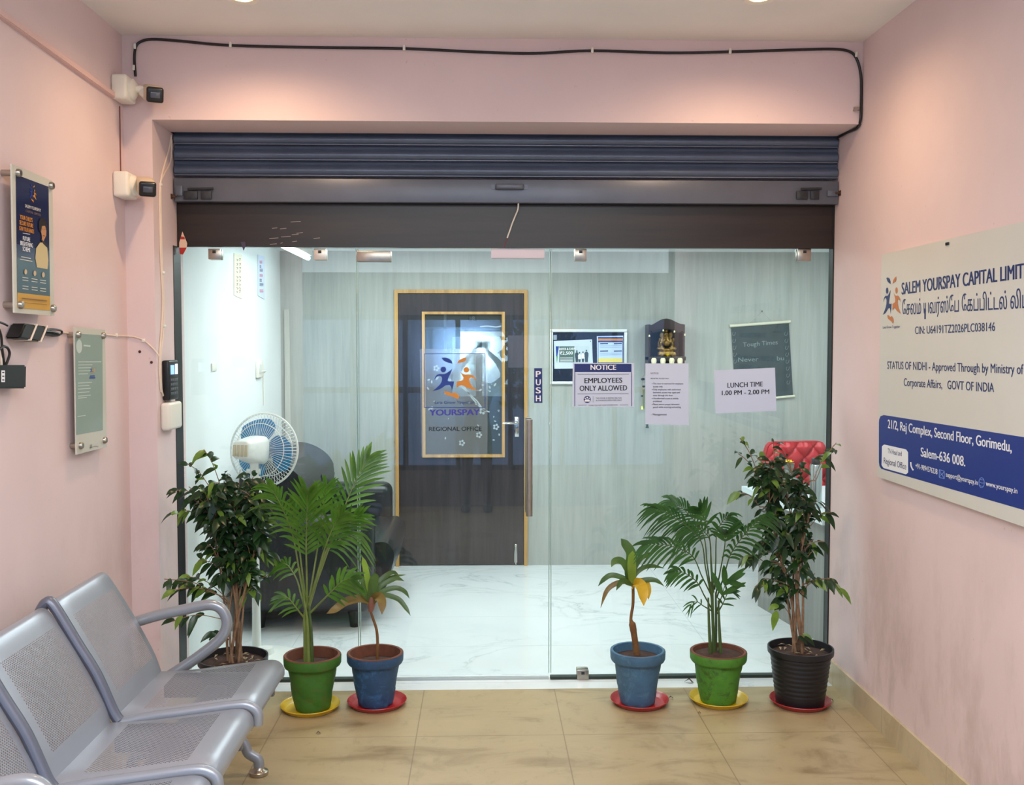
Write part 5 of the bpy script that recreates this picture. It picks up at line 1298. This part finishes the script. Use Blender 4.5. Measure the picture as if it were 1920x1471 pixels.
# pot centres: saucers first (they lie on the floor), pots stand in them
YEL = mat('yellow plastic', (218, 178, 34), 0.25); REDP = mat('red plastic', (176, 40, 44), 0.25)
_, c1 = saucer(582, 1341, 114, YEL, 'yellow saucer under the green palm pot beside the bench')
_, c2 = saucer(707, 1333, 115, REDP, 'red saucer under the deep blue pot left of the door')
_, c3 = saucer(1199, 1330, 114, REDP, 'red saucer under the pale blue pot right of the door')
_, c4 = saucer(1347, 1327, 114, YEL, 'yellow saucer under the green palm pot between the blue and black pots')
_, c5 = saucer(1500, 1332, 118, REDP, 'red saucer under the black pot beside the right wall')
def S(c): return c.y/FPX
def zat(px, py, y): return onY(px, py, y).z
# palm in the left green pot
o = thing('potted_palm', 'tall bright palm in a green clay pot on a yellow saucer beside the bench', 'potted plant', c1, 'potted palms')
h = zat(586, 1226, c1.y)-0.006
zt_ = clay_pot(o, V3((onY(586, 1300, c1.y).x, c1.y, 0)), 107*S(c1), 66*S(c1), h, GRN1, TERRA, 1)
yp_ = c1.y
for k, (dx, dy) in enumerate(((0, -0.012), (0.013, -0.004), (0.009, 0.010), (-0.009, 0.010), (-0.013, -0.004))):
    e = V3((dx, dy, 0)); MB().tube(cr([V3((onY(579, 1230, yp_).x, yp_, zt_-0.02))+e*1.1, onY(578, 1190, yp_)+e, onY(576, 1155, yp_)+e*0.9, onY(576+3*(k-2), 1118, yp_)+e*0.8], 4), [0.0115-0.0006*i for i in range(13)], 8).build('cane', (STEMG, STEMD)[k % 2], o)
F = [((576, 1135), (574, 1020), (577, 925), -0.05, -0.14, 17, 0.19, 0.40, 0.55, 0.25, 0.0075),
     ((578, 1135), (632, 985), (690, 860), 0.02, 0.06, 14, 0.17, 0.52, 0.6, 0.25, 0.008),
     ((574, 1140), (548, 1000), (506, 912), -0.02, -0.10, 13, 0.15, 0.5, 0.55, 0.5, 0.0065),
     ((577, 1140), (608, 1030), (640, 965), -0.06, -0.12, 9, 0.14, 0.5, 0.55, 0.2, 0.009),
     ((579, 1140), (612, 1030), (676, 965), -0.02, -0.08, 10, 0.12, 0.5, 0.65, 0.25, 0.007),
     ((579, 1130), (598, 1010), (612, 915), 0.06, 0.02, 10, 0.15, 0.5, 0.55, 0.3, 0.007),
     ((580, 1150), (620, 1110), (662, 1085), -0.04, -0.08, 9, 0.11, 0.4, 0.7, 0.35, 0.009),
     ((572, 1160), (556, 1140), (528, 1120), -0.03, -0.05, 7, 0.09, 0.4, 0.7, 0.5, 0.006),
     ((572, 1140), (556, 1085), (528, 1055), 0.02, 0.06, 7, 0.09, 0.55, 0.7, 0.6, 0.006),
     ((578, 1135), (612, 1035), (668, 1000), 0.06, 0.12, 9, 0.13, 0.5, 0.7, 0.95, 0.005),
     ((575, 1140), (560, 1020), (545, 950), 0.03, 0.02, 9, 0.14, 0.5, 0.55, 0.4, 0.007)]
for i, (a, m_, t_, dm, dt, n, ll, st, sp, dr, wd) in enumerate(F): frond(o, yp_, a, m_, t_, dm, dt, n, ll, PALM1, STEMG, 0.0055, st, sp, dr, wd, i)
# palm in the right green pot
o = thing('potted_palm', 'fine leaved palm in a green clay pot on a yellow saucer right of the door', 'potted plant', c4, 'potted palms')
h = zat(1346, 1219, c4.y)-0.006
zt_ = clay_pot(o, V3((onY(1346, 1300, c4.y).x, c4.y, 0)), 107*S(c4), 68*S(c4), h, GRN2, TERRA, 4, 0.93)
yp_ = c4.y
for i, (x0, x1, y1) in enumerate(((1331, 1328, 1120), (1338, 1336, 1100), (1343, 1342, 1110), (1350, 1347, 1125), (1340, 1333, 1090))):
    MB().tube(cr([V3((onY(x0, 1220, yp_).x, yp_+0.02*(i % 3-1), zt_-0.02)), onY((x0+x1)/2, 1170, yp_+0.02*(i % 3-1)), onY(x1, y1, yp_+0.01*(i % 3-1))], 5), [0.009-0.0005*j for j in range(11)], 8).build('cane', STEMD, o)
F = [((1334, 1120), (1312, 1010), (1222, 950), -0.03, -0.12, 20, 0.125, 0.5, 0.75, 0.55, 0.0050),
     ((1334, 1115), (1318, 1000), (1258, 938), 0.04, 0.06, 18, 0.13, 0.5, 0.8, 0.6, 0.0050),
     ((1336, 1120), (1296, 1040), (1208, 1020), -0.05, -0.12, 14, 0.11, 0.42, 0.75, 0.45, 0.0065),
     ((1344, 1120), (1372, 1035), (1436, 966), -0.06, -0.14, 15, 0.125, 0.42, 0.6, 0.75, 0.0065),
     ((1338, 1110), (1330, 1005), (1312, 955), -0.05, -0.10, 6, 0.12, 0.6, 0.55, 0.2, 0.009),
     ((1340, 1105), (1344, 1000), (1368, 968), 0.03, 0.0, 9, 0.11, 0.5, 0.8, 0.7, 0.005),
     ((1342, 1115), (1358, 1030), (1362, 1000), -0.05, -0.08, 5, 0.11, 0.6, 0.5, 0.2, 0.010),
     ((1334, 1140), (1306, 1090), (1258, 1072), -0.03, -0.08, 9, 0.08, 0.4, 0.7, 0.5, 0.007),
     ((1342, 1150), (1353, 1118), (1366, 1090), -0.04, -0.06, 3, 0.13, 0.45, 0.4, 0.1, 0.014),
     ((1335, 1145), (1318, 1135), (1294, 1134), 0.0, -0.02, 4, 0.06, 0.5, 0.7, 0.5, 0.004),
     ((1345, 1150), (1356, 1130), (1373, 1108), -0.02, -0.02, 5, 0.06, 0.4, 0.7, 0.3, 0.005),
     ((1336, 1110), (1330, 1010), (1290, 985), 0.06, 0.12, 12, 0.12, 0.5, 0.8, 0.9, 0.005)]
for i, (a, m_, t_, dm, dt, n, ll, st, sp, dr, wd) in enumerate(F): frond(o, yp_, a, m_, t_, dm, dt, n, ll, PALM2, STEMD, 0.0042, st, sp, dr, wd, 40+i)
# the two dracaenas: each strap leaf a part of its own
def strapleaf(o, y0, base, pts, w, m, d=0.0, nm='leaf', fold=0.25):
    P = [onY(*base, y0)]+[onY(x, y, y0+d*(i+1)/len(pts)) for i, (x, y) in enumerate(pts)]
    P = cr(P, 6); k = len(P)-1
    ws = [w*(0.35+0.65*sin(pi*min(1, (0.12+0.88*i/k)))**0.7)*(1 if i < k*0.8 else (k-i)/(k*0.2)+0.02) for i in range(k+1)]
    MB().strip(P, ws, (0.15, -0.85, 0.5), fold).build(nm, m, o, smooth=180)
DRA = m_leaf('dracaena leaf', (54, 84, 42), (92, 120, 62)); DRY = m_leaf('yellowing leaf', (196, 150, 24), (226, 184, 52)); DBR = m_leaf('browning leaf', (110, 84, 44), (140, 118, 62)); DLT = m_leaf('fresh strap leaf', (104, 138, 44), (150, 178, 74))
o = thing('potted_dracaena', 'thin stemmed dracaena in a deep blue pot on a red saucer', 'potted plant', c2, 'potted dracaenas')
h = zat(704, 1222, c2.y)-0.006
zt_ = clay_pot(o, V3((onY(704, 1300, c2.y).x, c2.y, 0)), 106*S(c2), 66*S(c2), h, BLU1, TERRA, 2, 0.80)
yp_ = c2.y; B = (697, 1128)
MB().tube(cr([V3((onY(707, 1225, yp_).x, yp_, zt_-0.02)), onY(708, 1205, yp_), onY(706, 1180, yp_), onY(699, 1158, yp_), onY(695, 1145, yp_)], 5), [0.0075-0.0001*i for i in range(21)], 8).build('cane', CAN, o)
MB().tube([onY(695, 1146, yp_), onY(696, 1132, yp_), onY(697, 1118, yp_)], [0.010, 0.020, 0.012], 10).build('leaf_sheath', mat('reddish leaf sheath', (140, 92, 76), 0.6), o)
for pts, w, m, d in (([(690, 1090), (684, 1060), (679, 1043)], 0.014, DLT, -0.05), ([(699, 1100), (702, 1082), (702, 1073)], 0.022, DRA, -0.06), ([(684, 1095), (665, 1075), (643, 1068)], 0.012, DRA, 0.03),
                     ([(680, 1108), (655, 1095), (623, 1104)], 0.020, DRA, -0.07), ([(675, 1122), (648, 1128), (628, 1142), (612, 1150)], 0.020, DBR, -0.10), ([(708, 1118), (716, 1128), (716, 1152)], 0.022, DBR, -0.10),
                     ([(715, 1115), (745, 1122), (760, 1138), (770, 1154)], 0.012, DRA, -0.06), ([(715, 1110), (740, 1102), (758, 1108), (768, 1122)], 0.012, DRA, 0.02), ([(712, 1100), (732, 1088), (745, 1084), (758, 1089)], 0.012, DRA, 0.06),
                     ([(708, 1095), (725, 1078), (738, 1073), (749, 1080)], 0.012, DRA, 0.09), ([(710, 1098), (732, 1082), (762, 1077)], 0.008, DRA, 0.12)):
    strapleaf(o, yp_, B, pts, w, m, d)
o = thing('potted_dracaena', 'small dracaena with a yellow leaf in a pale blue pot on a red saucer', 'potted plant', c3, 'potted dracaenas')
h = zat(1195, 1217, c3.y)-0.006
zt_ = clay_pot(o, V3((onY(1195, 1300, c3.y).x, c3.y, 0)), 104*S(c3), 66*S(c3), h, BLU2, BLU2, 3, 0.86)
yp_ = c3.y; B = (1186, 1096)
MB().tube(cr([V3((onY(1195, 1233, yp_).x, yp_, zt_-0.03)), onY(1192, 1210, yp_), onY(1189, 1190, yp_), onY(1186, 1172, yp_), onY(1183, 1162, yp_), onY(1184, 1150, yp_), onY(1187, 1130, yp_), onY(1187, 1094, yp_)], 4), [0.015]*5+[0.0145]*5+[0.016]*4+[0.012, 0.009, 0.008]+[0.007]*12, 10).build('cane', CAN, o)
for pts, w, m, d in (([(1180, 1075), (1183, 1040), (1172, 1020), (1164, 1009)], 0.026, DRA, 0.03), ([(1184, 1070), (1184, 1045), (1186, 1032)], 0.022, DLT, -0.05), ([(1176, 1068), (1165, 1052), (1152, 1052), (1146, 1063)], 0.018, DRA, -0.05),
                     ([(1172, 1085), (1148, 1078), (1133, 1085), (1121, 1099)], 0.013, DRA, 0.02), ([(1172, 1090), (1150, 1096), (1136, 1110), (1126, 1140)], 0.012, DBR, -0.04), ([(1176, 1092), (1165, 1090), (1155, 1107)], 0.014, DRA, -0.09),
                     ([(1188, 1070), (1200, 1048), (1214, 1040), (1228, 1034)], 0.012, DRA, 0.08), ([(1190, 1078), (1206, 1064), (1225, 1061), (1246, 1065)], 0.011, DRA, 0.03), ([(1193, 1092), (1212, 1087), (1230, 1088), (1246, 1099)], 0.013, DRA, -0.03),
                     ([(1196, 1094), (1204, 1106), (1207, 1136)], 0.030, DRY, -0.10), ([(1204, 1090), (1214, 1100), (1216, 1124)], 0.018, DRY, -0.03)):
    strapleaf(o, yp_, B, pts, w, m, d, 'leaf')
# weeping figs
def fig(o, y0, base, tops, env, sprigs, nleaf, seed, r0, lsz, bunch=0.05):
    rnd = random.Random(seed); stems = []
    for i, (x, y, d) in enumerate(tops):
        a = 2*pi*i/len(tops); P0 = V3(base)+V3((0.025*cos(a), 0.025*sin(a), 0))*bunch/0.05
        T = onY(x, y, y0+d); M1 = P0.lerp(T, 0.35)+V3((rnd.uniform(-.02, .02), rnd.uniform(-.02, .02), 0.02)); M2 = P0.lerp(T, 0.7)+V3((rnd.uniform(-.03, .03), rnd.uniform(-.03, .03), 0.02))
        P = cr([P0, M1, M2, T], 6); k = len(P)-1; stems.append(P)
        MB().tube(P, [r0*(1-0.82*j/k)*(1.2 if i == 0 else 0.75) for j in range(k+1)], 7).build('stem', BARK, o)
    tw, lf, ly = MB(), MB(), MB()
    allp = [p for P in stems for p in P[4:]]
    def leafat(p, out, young):
        d = (out*0.7+V3((rnd.uniform(-.5, .5), rnd.uniform(-.5, .5), rnd.uniform(-0.9, 0.1)))).normalized(); L = lsz*rnd.uniform(0.75, 1.25); w = L*rnd.uniform(0.20, 0.27)
        q = [p+d*L*v+V3((0, 0, -0.55*L*v*v)) for v in (0, 0.1, 0.28, 0.5, 0.72, 0.9, 1.0)]
        up = V3((rnd.uniform(-.5, .5), -0.7+rnd.uniform(-.5, .5), 0.8))
        (ly if young else lf).strip(q, [w*0.1, w*0.58, w*0.96, w, w*0.70, w*0.28, 0.0005], up, 0.22)
    def spray(E_, src, n, yc):
        mid = src.lerp(E_, 0.5)+V3((0, 0, 0.025)); P = cr([src, mid, E_], 4); tw.tube(P, 0.0019, 4, caps=False)
        out = (E_-src); out = out.normalized() if out.length > 1e-4 else V3((0, 0, 1))
        for j in range(n):
            t = 0.35+0.65*(j+0.5)/n; q = P[min(len(P)-1, int(t*(len(P)-1)))]; leafat(q+V3((rnd.uniform(-.01, .01), rnd.uniform(-.01, .01), rnd.uniform(-.01, .01))), (out+V3((rnd.choice((-1, 1))*0.8*abs(out.z), rnd.uniform(-.5, .5), 0))).normalized(), rnd.random() < yc)
    tot = 0
    wsum = sum(w for *_, w in env)
    while tot < nleaf:
        r = rnd.uniform(0, wsum)
        for (y, xa, xb, w) in env:
            r -= w
            if r <= 0: break
        y = y+rnd.uniform(-16, 16); xm, hw = (xa+xb)/2, (xb-xa)/2; u = rnd.uniform(-1, 1); v = rnd.uniform(-1, 1)
        if u*u+v*v > 1: continue
        E_ = onY(xm+u*hw, y, y0+v*hw*y0/FPX*0.8); src = min(allp, key=lambda p: (p-(E_-V3((0, 0, 0.09)))).length); n = rnd.randint(4, 7)
        spray(E_, src, n, 0.08 if v < 0 else 0.02); tot += n
    for (x, y, sx, sy, d, n) in sprigs:
        s_ = onY(sx, sy, y0+d*0.3); near = min(allp, key=lambda p: (p-s_+V3((0, 0, 0.04))).length)
        tw.tube(cr([near, near.lerp(s_, 0.5)+V3((0, 0, 0.01)), s_], 3), 0.0026, 5, caps=False); spray(onY(x, y, y0+d), s_, n, 0.35)
    tw.build('twigs', BARK, o); lf.build('foliage', FIC, o, smooth=180); ly.build('young_leaves', FICL, o, smooth=180)
y5 = c5.y
o = thing('potted_fig', 'weeping fig in a ribbed black pot on a red saucer beside the right wall', 'potted plant', c5, 'potted figs')
h = zat(1499, 1212, y5)-0.006; cc = V3((onY(1500, 1280, y5).x, y5, 0))
zt_ = black_pot(o, cc, 124*S(c5), 90*S(c5), h)
b0 = V3((onY(1496, 1225, y5).x, y5, zt_-0.02))
fig(o, y5, b0, [(1475, 930, 0.0), (1440, 880, -0.04), (1505, 890, 0.04), (1520, 960, -0.05), (1455, 1020, 0.05), (1480, 860, 0.03)],
    [(865, 1398, 1470, 8), (890, 1400, 1520, 14), (915, 1415, 1540, 18), (940, 1420, 1540, 20), (965, 1420, 1540, 18), (990, 1418, 1530, 14), (1015, 1420, 1535, 12), (1040, 1410, 1540, 10), (1070, 1412, 1545, 8), (1095, 1420, 1530, 4), (1120, 1430, 1510, 2)],
    [(1388, 822, 1425, 900, -0.03, 6), (1384, 850, 1425, 905, 0.02, 5), (1450, 826, 1452, 890, 0.0, 5), (1568, 830, 1530, 900, -0.02, 5), (1555, 850, 1525, 900, 0.05, 6), (1384, 926, 1425, 950, -0.04, 4), (1393, 1045, 1440, 1060, -0.05, 6), (1415, 1100, 1455, 1090, -0.08, 6), (1556, 1085, 1500, 1110, -0.09, 5), (1574, 1105, 1545, 1085, -0.10, 4), (1545, 1015, 1500, 1040, -0.08, 5), (1560, 960, 1520, 985, -0.04, 4), (1455, 1142, 1480, 1150, -0.06, 4), (1508, 1195, 1492, 1205, -0.05, 3)], 640, 7, 0.0095, 0.054)
y0_ = 4.56
p = onY(437, 1232, y0_); c0 = V3((p.x+0.0, y0_, 0))
o = thing('potted_fig', 'dark weeping fig in a wide black pot behind the waiting bench', 'potted plant', c0, 'potted figs')
zt_ = black_pot(o, c0, 130*y0_/FPX, 92*y0_/FPX, p.z-0.0)
b0 = V3((onY(440, 1235, y0_).x, y0_, zt_-0.02))
fig(o, y0_, b0, [(440, 940, 0.0), (420, 900, -0.03), (470, 920, 0.03), (450, 880, 0.04), (400, 980, -0.05), (485, 960, -0.04), (430, 1000, 0.05), (455, 1010, -0.04)],
    [(906, 370, 480, 12), (920, 340, 510, 20), (940, 345, 515, 26), (965, 355, 515, 28), (990, 360, 510, 26), (1015, 372, 505, 22), (1040, 385, 495, 14), (1065, 395, 485, 10), (1090, 395, 490, 5)],
    [(382, 842, 415, 915, -0.04, 7), (350, 868, 400, 925, 0.02, 6), (322, 920, 380, 940, -0.06, 7), (322, 965, 380, 970, -0.04, 6), (308, 1085, 420, 1120, -0.12, 9), (325, 1105, 420, 1120, -0.16, 9), (350, 1080, 425, 1120, -0.05, 8), (322, 1165, 415, 1160, -0.14, 6), (372, 1050, 425, 1080, -0.06, 8), (378, 1110, 425, 1130, -0.05, 7), (505, 1078, 455, 1120, 0.04, 7), (480, 1100, 452, 1130, 0.0, 6), (398, 1190, 430, 1200, -0.06, 4), (505, 1040, 470, 1040, 0.02, 8)], 900, 3, 0.009, 0.056, 0.06)
rs_, _ = saucer(470, 1330, 120, REDP, 'red saucer half hidden under the bench by the wide black pot')
bpy.data.objects.remove(rs_)
# bits of dry leaf on the floor
for k, (x, y, s, label) in enumerate(((597, 1374, 0.010, 'tiny dry leaf on the beige tiles before the left green pot'), (1292, 1278, 0.022, 'curled dead leaf on the marble sill between the right hand pots'), (1558, 1313, 0.014, 'dry leaf bits on the floor beside the right black pot'), (1311, 1336, 0.008, 'tiny dark crumb on the tiles below the right yellow saucer'), (1258, 1308, 0.012, 'dry leaf beside the red saucer of the pale blue pot'))):
    c = onZ(x, y, 0.003); d = V3((1, 0.3*(-1)**k, 0))*s
    tag(MB().strip([c-d, c+V3((0, 0, s*0.6)), c+d*0.6, c+d], [0.001, s*0.5, s*0.4, 0.001], (0, 0, 1), 0.4).build('dry_leaf', mat('dead leaf', (58, 44, 34), 0.8), origin=c, smooth=180), label, 'dry leaf')

# ------------------------------------------------------------------ photographer, seen as a reflection in the glass
PX = -0.06; PYc = -0.17
pr = thing('person', 'person in dark clothes holding a phone up, reflected in the glass door', 'person', (PX, PYc, 0))
CLO = mat('dark clothes', (26, 26, 32), 0.85)
def skinned(name, chain, m, root=0, sub=2):
    me = bpy.data.meshes.new(name); vs, es = [], []
    for pts in chain: pass
    idx = {}
    for pts in chain:
        prev = None
        for (x, y, z, r) in pts:
            k = (round(x, 4), round(y, 4), round(z, 4))
            if k not in idx: idx[k] = len(vs); vs.append((x, y, z, r))
            if prev is not None and prev != idx[k]: es.append((prev, idx[k]))
            prev = idx[k]
    me.from_pydata([(x, y, z) for x, y, z, r in vs], es, []); ob = bpy.data.objects.new(name, me); COL.objects.link(ob)
    md = ob.modifiers.new('skin', 'SKIN'); sk = me.skin_vertices[0].data if me.skin_vertices else None
    if sk is None:
        bpy.context.view_layer.objects.active = ob
    for i, (x, y, z, r) in enumerate(vs): me.skin_vertices[0].data[i].radius = (r, r*0.85); me.skin_vertices[0].data[i].use_root = (i == root)
    sb_ = ob.modifiers.new('subsurf', 'SUBSURF'); sb_.levels = sub; sb_.render_levels = sub
    dg = bpy.context.evaluated_depsgraph_get(); nm = bpy.data.meshes.new_from_object(ob.evaluated_get(dg))
    bpy.data.objects.remove(ob); b = MB(); b.b.from_mesh(nm); return b
pel = (0, 0, 0.80, 0.135)
ch = [[pel, (0, 0.0, 0.95, 0.125), (0, 0.0, 1.10, 0.145), (0, 0, 1.22, 0.150), (0, 0.0, 1.29, 0.075), (0, 0.015, 1.34, 0.052), (0, 0.03, 1.42, 0.082), (0, 0.03, 1.49, 0.086), (0, 0.02, 1.535, 0.06)]]
for s in (-1, 1):
    ch.append([pel, (0.085*s, 0.0, 0.74, 0.095), (0.10*s, 0.02, 0.42, 0.068), (0.105*s, 0.0, 0.22, 0.055), (0.105*s, -0.01, 0.09, 0.045), (0.11*s, 0.03, 0.05, 0.045), (0.115*s, 0.14, 0.035, 0.038)])
ch.append([(0, 0, 1.22, 0.150), (0.17, 0.0, 1.23, 0.062), (0.29, 0.05, 1.35, 0.045), (0.21, 0.09, 1.50, 0.036), (0.10, 0.12, 1.60, 0.028), (0.10, 0.125, 1.64, 0.024)])
ch.append([(0, 0, 1.22, 0.150), (-0.17, 0.0, 1.23, 0.062), (-0.24, 0.08, 1.34, 0.045), (-0.12, 0.11, 1.50, 0.036), (-0.02, 0.12, 1.60, 0.028), (-0.02, 0.125, 1.64, 0.024)])
b = skinned('t', ch, CLO)
for v in b.b.verts: v.co += V3((PX, PYc, 0))
b.build('body', CLO, pr, smooth=180)
MB().ball((PX, PYc-0.0, 1.50), 0.098, (0.95, 1.05, 0.8), 10).build('hair', mat('black hair', (16, 14, 14), 0.6), pr)
for s in (-1, 1): MB().box((PX+0.11*s-0.045, PYc-0.07, 0.0), (PX+0.11*s+0.045, PYc+0.19, 0.075), 0.03, 3).build('shoe', BLACK, pr)
ph = MB().box((-0.075, -0.075, 1.632), (0.075, -0.066, 1.702), 0.004).build('mobile_phone', BLACK, origin=(0, -0.07, 1.632)); tag(ph, 'black phone held level in both raised hands of the person', 'phone')
for k, x in enumerate((-0.068, 0.05)):
    for i in range(4): MB().tube(cr([(x+0.006*i-0.008, -0.085, 1.628), (x+0.008*i-0.01, -0.062, 1.640+0.012*i), (x+0.008*i-0.004, -0.060, 1.655+0.012*i)], 3), 0.007, 6).build('finger', mat('brown skin', (120, 84, 62), 0.6), pr)

# ------------------------------------------------------------------ beyond the corridor window
HED = m_leaf('sunlit hedge leaf', (96, 130, 50), (150, 180, 90))
def hedge(name, x0, x1, z0, z1, y, n, seed, label):
    rnd = random.Random(seed); b = MB()
    for k in range(n):
        p = V3((rnd.uniform(x0, x1), y+rnd.uniform(-0.1, 0.1), rnd.uniform(z0, z1))); d = V3((rnd.uniform(-1, 1), rnd.uniform(-1, 1), rnd.uniform(-1, 1)))*0.05
        b.strip([p-d, p, p+d], [0.003, 0.02, 0.002], (0, 1, 0.3), 0.2)
    o = b.build(name, HED, smooth=180, origin=((x0+x1)/2, y, z0)); o['kind'] = 'stuff'; o['label'] = label; o['category'] = 'leaves'
hedge('hedge_foliage', 0.2, 1.0, 1.0, 1.9, -0.75, 700, 2, 'green leaves outside the corridor window reflected beside the door')
o = MB().box((0.26, -0.402, 1.43), (0.70, -0.400, 1.76)).build('window_notice', mat('pale lilac paper', (190, 192, 215), 0.8), smooth=0, origin=(0.48, -0.4, 1.43)); tag(o, 'pale sheet on the corridor window reflected right of the wooden door', 'paper')
